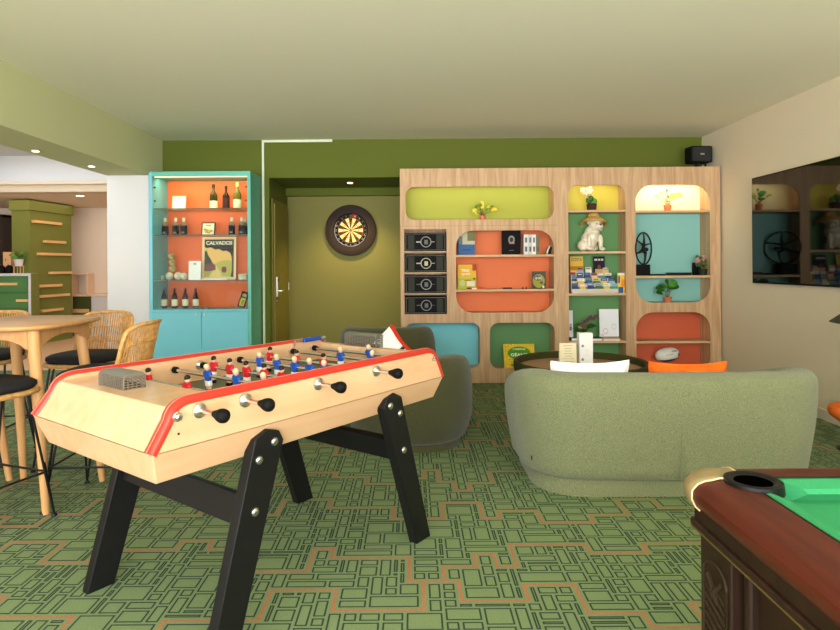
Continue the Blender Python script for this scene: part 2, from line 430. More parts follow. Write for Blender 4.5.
# door in the left niche wall
d = tag(MB().box(XN0, XN0+.03, 7.16, 7.92, 0, 2.05).box(XN0, XN0+.012, 7.11, 7.16, 0, 2.1).box(XN0, XN0+.012, 7.92, 7.97, 0, 2.1).box(XN0, XN0+.012, 7.16, 7.92, 2.05, 2.1).build('door_1', M['door']), kind='structure')
x = XN0+.03
b = MB().box(x, x+.018, 7.19, 7.23, .93, 1.17); b.build('handle_plate', M['steel'], d, bevel=.004)
b = MB().tube([(x+.018, 7.21, 1.0), (x+.06, 7.21, 1.0), (x+.06, 7.33, 1.0)], .009, 8); b.build('door_handle', M['steel'], d, True)
MB().box(x+.018, x+.024, 7.2, 7.22, 1.11, 1.15).build('card_reader', M['blk'], d)
MB().lathe([(.008, 0), (.008, .012)], (x, 7.21, .88), 10, RY(PI/2)).build('keyhole', M['steel'], d)
MB().tube([(x, 7.93, .98), (x, 7.93, 1.08)], .008, 8).build('hinge', M['steel'], d)
# lobby beyond the pier
struct('floor_lobby', MB().box(-9.5, XP, 7.6, 12.5, -.03, .0).box(-9.5, -5.4, -2.6, 7.6, -.03, 0), M['lfloor'])
struct('wall_lobby', MB().box(-9.5, XP, 11.6, 11.7, 0, 3.2).box(XP-.02, XP, YB, 11.7, 0, 3.2).box(-9.6, -9.5, -2.6, 11.7, 0, 3.2), M['lwall'])
struct('ceiling_lobby', MB().box(-9.5, XP, 8.75, 11.7, 2.45, 2.52), M['lwall'])
b = MB().box(-9.5, XP, 8.68, 8.75, 2.52, 2.92).box(-9.5, -6.05, 6.5, 8.68, 2.55, 2.9); struct('wall_skylight', b, M['white'])
struct('trim_4', MB().box(-9.5, XP, 8.5, 8.75, 2.37, 2.5).box(-9.5, XP, 8.44, 8.5, 2.47, 2.52), mat('cream_cornice', (206, 190, 164), .8), bevel=.01)
struct('ceiling_skylight', MB().box(-9.5, XP, -2.6, 8.75, 2.92, 3.0), M['white'])
# ================================================================ LIGHT FITTINGS
def downlight(x, y, z, label, group=None, r=.03, s=14):
    t = thing('recessed_spotlight', label, 'ceiling light', (x, y, z), 0, group)
    MB().lathe([(r, 0), (r+.018, -.002), (r+.018, -.007), (r, -.009), (r, 0)], (x, y, z), 24).build('trim_ring', M['steel'], t, True)
    MB().lathe([(r, -.003), (r, -.0045)], (x, y, z), 24).build('lamp_lens', glow('lamp_glow', (255, 226, 170), s), t)
    return t
for px, py, lab in ((35.7, 150.7, 'recessed spotlight in the beam underside, the one nearer the camera'), (91.5, 165.8, 'recessed spotlight in the beam underside, the one nearer the white pier')):
    Yd = 5.17 if px < 60 else 5.97
    downlight(PX(px, Yd, py), Yd, 2.31, lab, 'beam spotlights')
downlight(PX(350, 7.42, 182), 7.42, ZH, 'recessed spotlight in the niche ceiling above the dartboard', s=40)
downlight(PX(80, 9.6, 200), 9.6, 2.45, 'round recessed spotlight in the lobby ceiling beside the green tall cabinet', r=.06)
downlight(PX(14.5, 10.2, 207), 10.2, 2.45, 'small recessed spotlight in the lobby ceiling left of the green tall cabinet', r=.035)

# ================================================================ DARTBOARD
dc = P(351, 230.5, YN); DR = .34
t = thing('dartboard', 'round dartboard in a dark rubber surround on the olive niche wall', 'dartboard', (dc.x, YN, dc.z))
A = RX(PI/2)
MB().lathe([(.228, .002), (DR-.004, .002), (DR, .006), (DR, .048), (DR-.012, .055), (.24, .055), (.228, .05), (.228, .002)], (dc.x, YN, dc.z), 64, A).build('surround', M['ringb'], t, True)
sb = MB(); yb = YN-.04
sb.lathe([(.2255, .002), (.2255, .036), (.222, .04), (.0, .04)], (dc.x, YN, dc.z), 60, A)
def sector(b, r0, r1, a0, a1, w, n=4):
    pts = [(r0, a0+(a1-a0)*i/n) for i in range(n+1)]+[(r1, a1-(a1-a0)*i/n) for i in range(n+1)]
    b.prism([(dc.x+r*math.sin(a), dc.z+r*math.cos(a)) for r, a in pts], lambda u, v, w: (u, yb-w, v), .0002, w)
sb2 = sb
for i in range(20):
    a0 = (i-.5)*PI/10; a1 = a0+PI/10
    for r0, r1, c in ((.0159, .099, 0), (.099, .107, 1), (.107, .162, 0), (.162, .170, 1)):
        sb2.k = (1 if i % 2 == 0 else 2) if c == 0 else (3 if i % 2 == 0 else 4)
        sector(sb2, r0, r1, a0, a1, .0014)
sb2.k = 4; sector(sb2, 0.0065, .0159, 0, PI, .0014, 8); sector(sb2, .0065, .0159, PI, 2*PI, .0014, 8)
sb2.k = 3; sector(sb2, 0, .0064, 0, PI, .0016, 6); sector(sb2, 0, .0064, PI, 2*PI, .0016, 6)
sb2.k = 3; sector(sb2, .178, .222, .12, .42, .0008, 6)
pb = sb2.build('scoring_face', [M['blk'], M['dark1'], M['dcream'], M['dred'], M['dgrn']], t)
nums = [20, 1, 18, 4, 13, 6, 10, 15, 2, 17, 3, 19, 7, 16, 8, 11, 14, 9, 12, 5]
nb = bpy.data.meshes.new('numbers'); bmn = bmesh.new()
for i, nnum in enumerate(nums):
    a = i*PI/10
    o = text('n', str(nnum), .022 if nnum > 9 else .011, .02, T(dc.x+.194*math.sin(a), yb-.002, dc.z+.194*math.cos(a)) @ FACE @ RZ(-a), M['grey'])
    bmn.from_mesh(o.data); md = o.data; bpy.data.objects.remove(o); bpy.data.meshes.remove(md)
bmn.to_mesh(nb); bmn.free(); link('number_ring', nb, cm((190, 186, 176)), pb)
b = MB(); 
for i in range(40):
    a = i*PI/20; a2 = (i+1)*PI/20
    for r in (.213,): b.tube([(dc.x+r*math.sin(a), yb-.002, dc.z+r*math.cos(a)), (dc.x+r*math.sin(a2), yb-.002, dc.z+r*math.cos(a2))], .0018, 5)
b.build('wire_ring', M['steel'], pb)

# ================================================================ DISPLAY CABINET
x0, x1 = PX(149.3, YF), PX(251, YF); ztop = PZ(171.3, YF, 200); zb = PZ(309.5, YF, 200); xm = PX(201, YF)
cab = thing('display_cabinet', 'tall turquoise display cabinet with glass shelves and orange back beside the white pier', 'cabinet', ((x0+x1)/2, 6.78, 0))
w = .036
MB().box(x0, x0+w, YF, YB, 0, ztop).build('side_panel', M['teal'], cab, bevel=.002)
MB().box(x1-w, x1, YF, YB, 0, ztop).build('side_panel', M['tealgreen'], cab, bevel=.002)
MB().box(x0+w, x1-w, YF, YB, ztop-.05, ztop).build('top_panel', M['tealgreen'], cab)
MB().box(x0+w, x1-w, YF+.003, YB, zb-.025, zb).build('base_shelf', M['teal'], cab)
MB().box(x0+w, x1-w, YB-.03, YB-.004, zb, ztop-.05).build('back_panel', M['orange'], cab)
MB().box(x0+w, x1-w, YF+.03, YB, 0.0, .08).build('plinth', M['teal'], cab)
for a, b2, kx in ((x0+w+.002, xm-.002, xm-.045), (xm+.002, x1-w-.002, xm+.04)):
    dr = MB().box(a, b2, YF+.001, YF+.02, .085, zb-.028).build('door', M['teal'], cab, bevel=.002)
    MB().lathe([(.012, 0), (.012, .004), (.006, .008), (.01, .02), (.007, .024)], (kx, YF+.001, zb-.055), 12, A).build('door_knob', M['steel'], dr, True)
MB().box(x0+w, x1-w, YF+.03, YB-.03, .08, .1).box(x0+w, x1-w, YB-.03, YB-.004, .08, zb-.025).build('carcass', M['teal'], cab)
MB().box(x0+w+.01, x1-w-.01, YF+.035, YF+.05, ztop-.058, ztop-.05).build('light_strip', glow('cabinet_strip', (255, 232, 180), 1.6), cab)
CZ = []
for py in (207.7, 234.3, 280.2):
    z = PZ(py, YF, 200); CZ.append(z)
    g = MB(); g.box(x0+w+.002, x1-w-.002, YF+.045, YB-.034, z-.008, z).k = 1
    g.box(x0+w+.002, x1-w-.002, YF+.04, YF+.045, z-.008, z)
    g.build('glass_shelf', [M['gshelf'], M['gedge']], cab)
for a, b2 in ((x0+w+.003, xm-.001), (xm+.001, x1-w-.003)):
    gd = MB().box(a, b2, YF+.012, YF+.017, zb+.004, ztop-.052).build('glass_door', M['glass'], cab)
    hx = a+.016 if a < xm-.1 else b2-.016
    MB().box(hx-.01, hx+.01, YF+.018, YF+.028, ztop-.18, ztop-.16).box(hx-.01, hx+.01, YF+.018, YF+.028, ztop-.33, ztop-.31).build('hinge', cm((90, 92, 84), .5), gd)
area('cabinet_led', ((x0+x1)/2, YF+.12, ztop-.06), (math.radians(20), 0, 0), .95, .05, 3.0, (255, 232, 180))

def bottle(x, y, z, r, h, kind, label, group):
    b = MB()
    if kind == 'wine': prof = [(.6*r, 0), (r, .004), (r, .55*h), (.92*r, .6*h), (.36*r, .74*h), (.3*r, .93*h), (.36*r, .935*h), (.36*r, .955*h), (.3*r, .96*h)]
    elif kind == 'beer': prof = [(.7*r, 0), (r, .005), (r, .55*h), (.85*r, .63*h), (.42*r, .78*h), (.36*r, .95*h), (.36*r, .955*h)]
    else: prof = [(.8*r, 0), (r, .006), (r, .62*h), (.9*r, .68*h), (.4*r, .74*h), (.38*r, .82*h), (.38*r, .825*h)]
    m = {'wine': cm((52, 56, 26), .12), 'winelight': cm((120, 120, 60), .12), 'dark': cm((40, 24, 18), .12), 'beer': cm((70, 30, 14), .15), 'spirit': cm((150, 130, 110), .1)}
    return b, prof, m
def make_bottle(px, Y, z, r, h, kind, body, lab, labz, cap, label, group, lettering=None):
    x = PX(px, Y, 260); t = thing('bottle', label, 'bottle', (x, Y, z), 0, group)
    b, prof, _ = bottle(x, Y, z, r, h, kind, label, group)
    b.lathe(prof, (x, Y, z), 18); b.build('glass_body', body, t, True)
    q = MB().lathe([(r+.0008, labz[0]*h), (r+.0012, labz[0]*h+.002), (r+.0012, labz[1]*h-.002), (r+.0008, labz[1]*h)], (x, Y, z), 18).build('paper_label', lab, t, True)
    top = prof[-1][1]
    MB().lathe([(.42*r, top-.12*h if kind != 'spirit' else top-.01), (.44*r, top-.1*h if kind != 'spirit' else top), (.44*r, h*.99), (.3*r, h)], (x, Y, z), 14).build('cap', cap, t, True)
    if lettering: MB().box(x-r*.45, x+r*.45, Y-r-.003, Y-r-.0005, z+h*lettering[0], z+h*lettering[1]).build('emblem', lettering[2], t)
    return t
yb_ = 6.80
make_bottle(214, yb_, CZ[0], .043, .29, 'wine', cm((58, 54, 22), .2), M['creamp'], (.02, .34), cm((40, 36, 28), .3), 'tall green bottle with pale label, leftmost of three on the top glass shelf', 'wine bottles on the top glass shelf')
make_bottle(226.5, yb_, CZ[0], .039, .27, 'wine', cm((48, 26, 18), .12), cm((66, 38, 34)), (.05, .5), cm((40, 30, 26), .3), 'dark brown bottle with dark label between two pale labelled bottles, top glass shelf', 'wine bottles on the top glass shelf')
make_bottle(237.7, yb_, CZ[0], .044, .31, 'wine', cm((104, 98, 40), .2), M['creamp'], (.04, .36), cm((216, 186, 110), .3), 'tall olive bottle with gold capsule, rightmost on the top glass shelf', 'wine bottles on the top glass shelf')
for i, (px, lab) in enumerate(((165.5, 'clear capped bottle with black label, leftmost on the second glass shelf'), (176, 'clear capped bottle with black label, second from the left on the second glass shelf'), (184, 'clear capped bottle with black label, just left of the framed picture'), (232, 'clear capped bottle with black label, just right of the framed picture'), (242, 'black labelled bottle, second from the right end of the second glass shelf'), (246.5, 'clear capped bottle half hidden by the cabinet frame, second glass shelf'))):
    Yq = 6.78 if i != 5 else 6.7
    if i == 5: px = 245.2; Yq = 6.92
    make_bottle(px, Yq, CZ[1], .035, .2, 'spirit', cm((150, 120, 96), .2), cm((10, 8, 8), .6), (.03, .55), cm((226, 210, 180), .3), lab, 'black labelled bottles', (.12, .2, cm((150, 140, 130))))
for px, lab in ((164, 'brown beer bottle with cream label, leftmost of four on the cabinet base shelf'), (174.5, 'brown beer bottle with cream label, second from the left of four'), (185, 'brown beer bottle with cream label, third from the left of four'), (195.5, 'brown beer bottle with cream label, rightmost of four on the base shelf')):
    make_bottle(px, 6.78, zb, .032, .225, 'beer', cm((44, 16, 8), .25), M['creamp'], (.12, .45), cm((60, 30, 20), .3), lab, 'beer bottles on the cabinet base shelf')
def frame(name, px0, px1, py0, py1, Y, z, label, fm, fw, pm, tilt=-.12, cat='picture', deco=None, depth=.014):
    c = P((px0+px1)/2, (py0+py1)/2, Y); W = (px1-px0)*Y/FPX; H = (py1-py0)*Y/FPX
    Mx = T(c.x, Y, z) @ RX(tilt)
    t = thing(name, label, cat, (c.x, Y, z))
    b = MB(Mx)
    if fw:
        b.box(-W/2, -W/2+fw, 0, depth, 0, H).box(W/2-fw, W/2, 0, depth, 0, H).box(-W/2+fw, W/2-fw, 0, depth, 0, fw).box(-W/2+fw, W/2-fw, 0, depth, H-fw, H)
        b.build('frame', fm, t)
    MB(Mx).box(-W/2+fw*.9, W/2-fw*.9, .004, depth, fw*.9, H-fw*.9).build('picture_print', pm, t)
    if deco: deco(t, Mx, W, H)
    return t
def lines(n, w0, m, z0, z1, nm='printed_lines', y=.0025):
    def d(t, Mx, W, H):
        b = MB(Mx); r = random.Random(int(W*1e4))
        for i in range(n):
            z = z0*H+(z1-z0)*H*i/max(1, n-1); hw = W*w0*.5*r.uniform(.5, 1)
            b.box(-hw, hw, y, .0045, z, z+.014*H+.002)
        b.build(nm, m, t)
    return d
frame('framed_notice', 171.5, 185.5, 192, 206.5, 6.8, CZ[0], 'small white framed notice on the top glass shelf, left side', M['ash'], .008, M['paper'], deco=lines(4, .7, M['grey'], .3, .8))
def pic2(t, Mx, W, H):
    b = MB(Mx); r = random.Random(3)
    for i in range(7): x = r.uniform(-.25, .25)*W; z = r.uniform(.2, .5)*H; b.ball((x, .002, z), (.1*W, .003, .09*H), 8)
    b.build('fruit_print', cm((196, 160, 60)), t)
    b = MB(Mx); b.box(-.2*W, .2*W, .0015, .0045, .72*H, .78*H); b.build('print_title', M['grey'], t)
frame('framed_picture', 201, 214.5, 219, 232.5, 6.78, CZ[1], 'small dark framed print of fruit on the second glass shelf', cm((60, 46, 36)), .01, M['creamp'], tilt=-.2, deco=pic2)
def poster(t, Mx, W, H):
    def q(nm, poly, c, y): MB(Mx).prism([(u*W-W/2, v*H) for u, v in poly], lambda u, v, w: (u, w, v), y, .0045).build(nm, cm(c), t)
    q('poster_sky', [(.07, .06), (.93, .06), (.93, .94), (.07, .94)], (236, 190, 116), .0035)
    q('poster_canopy', [(.07, .94), (.93, .94), (.93, .58), (.82, .62), (.72, .68), (.6, .66), (.5, .72), (.38, .7), (.25, .76), (.16, .74), (.07, .76)], (58, 54, 50), .0028)
    q('poster_trees', [(.07, .2), (.07, .66), (.13, .68), (.18, .56), (.24, .5), (.3, .4), (.33, .28), (.3, .2)], (62, 76, 64), .0028)
    q('poster_field', [(.07, .06), (.93, .06), (.93, .4), (.7, .46), (.5, .42), (.36, .36), (.07, .24)], (186, 180, 92), .003)
    q('poster_path', [(.2, .06), (.6, .06), (.52, .2), (.42, .32), (.36, .32), (.3, .18)], (226, 200, 130), .0026)
    q('poster_house', [(.12, .22), (.4, .22), (.4, .32), (.34, .38), (.16, .38), (.1, .32)], (136, 86, 92), .0024)
    q('poster_barrel', [(.6, .16), (.7, .16), (.73, .23), (.7, .3), (.6, .3), (.57, .23)], (110, 66, 70), .0024)
    q('poster_trunk', [(.84, .06), (.93, .06), (.93, .6), (.82, .64), (.88, .5), (.88, .2)], (58, 56, 52), .0022)
    text('poster_title', 'CALVADOS', W*.78, H*.09, Mx @ T(0, .0012, .86*H) @ FACE, cm((255, 246, 214)), t, bold=.025)
frame('framed_poster', 201.7, 235.5, 234.5, 277.2, 6.86, CZ[2], 'cream framed landscape poster titled CALVADOS on the third glass shelf', cm((240, 222, 184)), .016, cm((236, 200, 140)), tilt=-.06, deco=poster)
frame('notice_board', 188.3, 200.5, 260, 279, 6.72, CZ[2], 'plain white notice card in a holder left of the poster', M['paper'], .006, M['paper'], tilt=-.08, deco=lambda t, Mx, W, H: MB(Mx).box(-.1*W, .1*W, .002, .0045, .8*H, .9*H).build('notice_emblem', M['grey'], t))
solo('magazine', MB().box(PX(203, 6.7), PX(228, 6.7), 6.64, 6.76, CZ[2]+.0005, CZ[2]+.012), M['paper'], 'flat white magazine lying in front of the poster on the glass shelf', 'magazine')
def pic3(t, Mx, W, H):
    MB(Mx).box(-.32*W, .32*W, .002, .0045, .15*H, .62*H).build('print_panel', cm((214, 196, 60)), t)
    MB(Mx).box(-.3*W, .3*W, .0028, .0045, .7*H, .88*H).build('print_band', cm((170, 150, 110)), t)
    MB(Mx).box(-.12*W, .05*W, .0012, .0045, .25*H, .5*H).box(.1*W, .2*W, .0012, .0045, .2*H, .55*H).build('print_marks', cm((90, 100, 40)), t)
c = P(241.5, 300, 6.7)
Mx = T(c.x-.02, 6.72, zb) @ RZ(-.1) @ RY(.3) @ RX(-.12)
t = thing('framed_picture', 'black framed yellow print leaning in the right corner of the cabinet base shelf', 'picture', (c.x-.02, 6.72, zb))
W, H = .085, .19
MB(Mx).box(-W/2, W/2, 0, .012, 0.012, H).build('frame', M['blk'], t, bevel=.002)
Mx = Mx @ T(0, -.0035, 0); pic3(t, Mx, W, H)
# stone-like decorative cups and log stack
def pebble(px, py, Y, z, r, label, m, group=None):
    x = PX(px, Y, py); b = MB(); b.lathe([(.6*r, 0), (.95*r, .15*r), (r, .8*r), (.9*r, 1.5*r), (.6*r, 1.75*r), (.5*r, 1.6*r), (.2*r, 1.55*r)], (x, Y, z), 14)
    return solo('ceramic_cup', b, m, label, 'cup', group, smooth=True)
zz = CZ[2]
lab = ['lowest cup of the left stack on the third glass shelf', 'middle cup of the left stack on the third glass shelf', 'top cup of the left stack on the third glass shelf']
mm = cm((206, 190, 150)); m2 = cm((226, 214, 186))
for k in range(3):
    x = PX(172.5-.6*k, 6.85); z = zz+.088+k*.072
    b = MB(); b.ball((x, 6.85, z+.036), (.04, .04, .036), 14); b.ball((x+.012, 6.812, z+.04), (.018, .01, .015), 8)
    solo('carved_stone', b, mat('carved_stone_tan', (186, 168, 112), .8, var=.25, vscale=40), 'mottled round stone ornament, '+('lowest', 'middle', 'topmost')[k]+' of the upright stack on the glass shelf', 'ornament', 'stacked stone ornaments', True)
for px, rr, l in ((169.5, .045, 'pale round ornament under the stacked stones, left one'), (178, .045, 'white round ornament in the middle of the lower row on the glass shelf'), (184, .042, 'pale round ornament beside the white notice card')):
    b = MB(); x = PX(px, 6.82); b.ball((x, 6.82, zz+rr*.97), rr, 14); b.ball((x+.01, 6.78, zz+rr), (.02, .012, .02), 8)
    solo('carved_stone', b, mat('pale_stone', (230, 220, 196), .7, var=.12, vscale=40), l, 'ornament', 'pale round ornaments', True)
for px, l in ((161.5, 'small grey tumbler on the far left of the third glass shelf'),):
    b = MB(); b.lathe([(.026, 0), (.034, .05), (.03, .05), (.024, .006)], (PX(px, 6.8), 6.8, zz), 14); solo('tumbler', b, cm((190, 190, 176), .2), l, 'glass', None, True)
for px, l in ((240.5, 'patterned cream cup, left of the pair at the right end of the third glass shelf'), (245, 'patterned cream cup, right of the pair at the right end of the third glass shelf')):
    b = MB(); b.lathe([(.024, 0), (.03, .06), (.027, .062), (.022, .01)], (PX(px, 6.75), 6.75, zz), 14); solo('patterned_cup', b, mat('patterned_cup', (222, 206, 170), .5, var=.3, vscale=60), l, 'cup', None, True)
for px, l in ((195.8, 'small clear glass dish, left of two at the front of the base shelf'), (206, 'small clear glass dish, right of two at the front of the base shelf')):
    b = MB(); b.lathe([(.018, 0), (.03, .02), (.026, .022), (.016, .004)], (PX(px, 6.66), 6.66, zb), 14); solo('glass_dish', b, cm((120, 130, 136), .1), l, 'dish', None, True)

# ================================================================ WALL SHELF UNITS
def Q(px, py): p = P(px, py, YF); return p.x, p.z
def cell(x0_, x1_, y0_, y1_, r):
    (a, z1), (b, z0) = Q(x0_, (y0_+y1_)/2), Q(x1_, (y0_+y1_)/2)
    z1 = PZ(y0_, YF, (x0_+x1_)/2); z0 = PZ(y1_, YF, (x0_+x1_)/2)
    s = YF/FPX
    return a, b, z0, z1, ([q*s for q in r] if isinstance(r, (list, tuple)) else r*s)
ZT = PZ(167.6, YF, 560); XU = [PX(400.3, YF), PX(558.3, YF), PX(630, YF), PX(720.8, YF)]
DEP = .235; PT = .02
def unit(label, i, cells, boards, extra=None):
    xa, xb = XU[i]+.001, XU[i+1]-.001
    u = thing('shelf_unit', label, 'shelf', ((xa+xb)/2, YF+.2, 0), 0, None)
    holes = [rrect(a, b, z0, z1, r, 8) for (a, b, z0, z1, r), m in cells]
    me = plate([(xa, 0.005), (xb, 0.005), (xb, ZT), (xa, ZT)], holes, lambda x, y, z: (x, YF+PT/2+z, y), PT)
    link('front_frame', me, M['oak'], u)
    MB().box(xa, xa+.018, YF+PT, YB-.002, 0.005, ZT).build('side_panel', M['oak'], u); MB().box(xb-.018, xb, YF+PT, YB-.002, .005, ZT).build('side_panel', M['oak'], u)
    MB().box(xa+.018, xb-.018, YF+PT, YB-.002, ZT-.018, ZT).build('top_panel', M['oak'], u)
    for (a, b, z0, z1, r), m in cells:
        a2, b2 = (max(xa+.018, a-.03), b)
        q = MB().box(a2, b2, YF+DEP, YF+DEP+.012, z0-.01, z1+.04)
        q.build('back_panel', m, u)
        l = MB(); l.box(a2, b2, YF+PT, YF+DEP, z0-.02, z0); l.box(a2, b2, YF+PT, YF+DEP, z1+.034, z1+.05); l.box(b2, min(b2+.02, xb-.018), YF+PT, YF+DEP, z0, z1+.04); l.box(max(xa+.018, a2-.02), a2, YF+PT, YF+DEP, z0, z1+.04)
        l.build('cell_lining', M['oak'], u)
    for a, b, z in boards:
        MB().box(max(xa+.018, a-.029), b, YF+.006, YF+DEP, z-.024, z).build('shelf_board', M['oakedge'], u)
    return u
cY = cell(405.6, 553.5, 186.4, 219.5, [9, 9, 9, 9]); cO = cell(456, 554, 230.3, 312.6, 17)
cB = cell(405, 480.4, 323, 368.3, 9); cG = cell(490, 554.8, 322.7, 368.3, 9); cK = cell(404.3, 446.8, 229.3, 314, .3)
zO = [PZ(254.6, YF, 505), PZ(289.2, YF, 505)]
u1 = unit('left oak wall shelf unit with lime, orange, blue and green recesses beside the niche', 0, [(cY, M['lime']), (cO, M['coral']), (cB, M['bluep']), (cG, M['green']), (cK, M['oak'])], [(cO[0], cO[1], z) for z in zO])
zK = []
for py in (251.2, 272.2, 293.2):
    z = PZ(py, YF, 425); zK.append(z); MB().box(cK[0]-.029, cK[1], YF+.004, YF+DEP, z-.014, z).build('rack_divider', M['oakedge'], u1)
zK.append(cK[2])
sp = PZ(225.6, YF, 480); MB().box(XU[0]+.001, XU[1]-.001, YF-.0006, YF, sp-.0015, sp).build('panel_joint', M['dark'], u1)
cM = cell(568.7, 626, 185, 373, [1, 1, 10, 10]); zM = [PZ(p, YF, 597) for p in (209.8, 251.3, 293.3, 341)]
u2 = unit('narrow middle oak wall shelf unit with the dog statue and brochures', 1, [(cM, M['green'])], [(cM[0], cM[1], z) for z in zM])
MB().box(cM[0]-.029, cM[1], YF+DEP-.002, YF+DEP, zM[0], cM[3]+.034).build('back_panel', M['yellow'], u2)
cR = cell(635.8, 710.2, 184.7, 302.6, 17); cS = cell(636.4, 710.5, 312.2, 374, 17); zR = [PZ(p, YF, 673) for p in (210.2, 275.6)]; zS = PZ(341.2, YF, 673)
u3 = unit('right oak wall shelf unit with cream, turquoise and coral recesses beside the television wall', 2, [(cR, M['aqua']), (cS, M['coral2'])], [(cR[0], cR[1], zR[0]), (cR[0], cR[1], zR[1]), (cS[0], cS[1], zS)])
MB().box(cR[0]-.029, cR[1], YF+DEP-.002, YF+DEP, zR[0], cR[3]+.034).build('back_panel', M['cream'], u3)
for (c_, z, s, u_) in ((cY, cY[3], .7, u1), (cM, cM[3], .4, u2), (cR, cR[3], 1.9, u3)):
    MB().box(c_[0]+.05, c_[1]-.04, YF+PT+.004, YF+PT+.014, z+.024, z+.033).build('light_strip', glow('shelf_strip', (255, 236, 190), 4), u_)
    area('shelf_led', ((c_[0]+c_[1])/2, YF+PT+.03, z+.022), (math.radians(35), 0, 0), c_[1]-c_[0]-.1, .02, s, (255, 240, 205))

# speaker on top of the right unit
p0, p1 = P(688, 163, 6.7), P(711.5, 146.3, 6.7); xs, zs = (p0.x+p1.x)/2, (p0.z+p1.z)/2
t = thing('loudspeaker', 'small black loudspeaker on a bracket on top of the right shelf unit', 'speaker', (xs, 6.75, ZT))
Ms = T(xs, 6.72, zs) @ RZ(.08)
hw, hh = (p1.x-p0.x)/2-.01, (p1.z-p0.z)/2
MB(Ms).prism(rrect(-hw, hw, -hh, hh, .02, 5), lambda u, v, w: (u, w, v), -.06, .08).build('cabinet', M['blk'], t, bevel=.006)
MB(Ms).prism(rrect(-hw+.015, hw-.015, -hh+.015, hh-.015, .014, 5), lambda u, v, w: (u, w, v), -.066, -.06).build('grille', mat('speaker_grille', (30, 30, 30), .7, bump=.4, bscale=300), t)
MB(Ms).box(-.02, .025, -.069, -.066, -.008, .008).build('badge', M['steel'], t)
MB().box(xs-.03, xs+.0, 6.7, 6.75, ZT, zs-hh+.002).box(xs+.06, xs+.075, 6.7, 6.72, ZT, zs-hh+.002).box(xs-.06, xs+.09, 6.68, 6.77, ZT, ZT+.006).build('bracket', M['blkm'], t)

# ---- four black game cases in the rack
for k, (py0, py1, ring, lab) in enumerate(((230.9, 249.9, (150, 150, 140), 'top'), (252.6, 270.9, (190, 186, 160), 'second from the top'), (273.6, 291.9, (150, 150, 150), 'third from the top'), (294.8, 312.9, (140, 140, 140), 'bottom'))):
    xa, xb = cK[0]+.006, cK[1]-.006; z0 = zK[k]; z1 = z0+(py1-py0)*YF/FPX-.006; xc, zc = (xa+xb)/2, (z0+z1)/2; H = z1-z0; W = xb-xa
    t = thing('game_case', 'black game case with round dial, '+lab+' of four', 'game', (xc, YF+.1, z0), 0, 'black game cases in the rack')
    MB().box(xa, xb, YF-.012, YF+.2, z0, z1).build('case_body', cm((6, 6, 6), .7), t, bevel=.003)
    y = YF-.012
    b = MB()
    for a in (0, 1):
        b.box(xa+.012, xb-.012, y-.001, y, z0+.012+a*(H-.026), z0+.014+a*(H-.026))
        b.box(xa+.012+a*(W-.026), xa+.014+a*(W-.026), y-.001, y, z0+.012, z1-.012)
    b.build('border_line', cm((170, 168, 160)), t)
    for s in (-1, 1): MB().box(xc+s*.155-.035, xc+s*.155+.035, y-.0015, y, z0+.024, z1-.024).build('side_plate', cm((48, 50, 40), .6), t)
    MB().prism(rrect(xc-.11, xc+.11, zc-.07, zc+.07, .06), lambda u, v, w: (u, w, v), y-.004, y).build('dial_plate', cm((6, 6, 6), .6), t)
    pts = [(xc+.006+.055*math.cos(a*PI/12), y-.006, zc+.055*math.sin(a*PI/12)) for a in range(24)]
    rg = MB().tube(pts, .0055, 6, True).build('dial_ring', cm(ring, .35), t, True)
    MB().box(xc-.012, xc+.026, y-.007, y-.003, zc-.026, zc+.022).build('dial_emblem', cm((110, 112, 104) if k != 1 else (196, 190, 150), .5), rg)
    MB().box(xc-.1, xc-.052, y-.006, y-.003, zc-.006, zc+.006).box(xc+.064, xc+.1, y-.006, y-.003, zc-.003, zc+.003).build('dial_pointer', cm((190, 190, 180) if k < 2 else (90, 90, 88), .4), t)

# ---- box helper for games/books standing on boards
def gamebox(name, px0, px1, pytop, z, Y, depth, m, label, cat='board game', tilt=0, rot=0, deco=None, group=None):
    xa, xb = PX(px0, Y), PX(px1, Y); H = PZ(pytop, Y, (px0+px1)/2)-z; W = xb-xa
    t = thing(name, label, cat, ((xa+xb)/2, Y, z), 0, group)
    Mx = T((xa+xb)/2, Y, z+(depth*math.sin(-tilt) if tilt < 0 else 0)*0) @ RZ(rot) @ RX(tilt)
    MB(Mx).box(-W/2, W/2, 0, depth, 0, H).build('box_body' if depth > .02 else 'cover', m, t, bevel=.0015)
    def q(nm, x0, x1, z0, z1, c, y=.001): MB(Mx).box(x0*W-W/2, x1*W-W/2, -y, .0005, z0*H, z1*H).build(nm, cm(c), t)
    def tx(nm, s, w, h, u, v, c, y=.002, bold=.01): text(nm, s, w*W, h*H, Mx @ T(u*W-W/2, -y, v*H) @ FACE, cm(c), t, bold=bold)
    def el(nm, u, v, ru, rv, c, y=.0015): MB(Mx).prism([(u*W-W/2+ru*W*math.cos(a*PI/10), v*H+rv*H*math.sin(a*PI/10)) for a in range(20)], lambda a, b_, w: (a, w, b_), -y, .0005).build(nm, cm(c), t)
    if deco: deco(q, tx, el)
    return t
YI = YF+.09
gamebox('game_box', 458.5, 475, 231.5, zO[0], YI, .06, cm((60, 100, 148)), 'blue game box with a pale photo top at the left of the upper orange shelf', deco=lambda q, tx, el: (q('box_photo', .0, 1, .45, 1, (196, 190, 160)), q('photo_foliage', .55, 1, .6, 1, (120, 120, 80), .0015), q('photo_shade', 0, .25, .45, .8, (110, 122, 130), .0015), q('box_title', .25, .75, .2, .24, (40, 70, 110), .0015)))
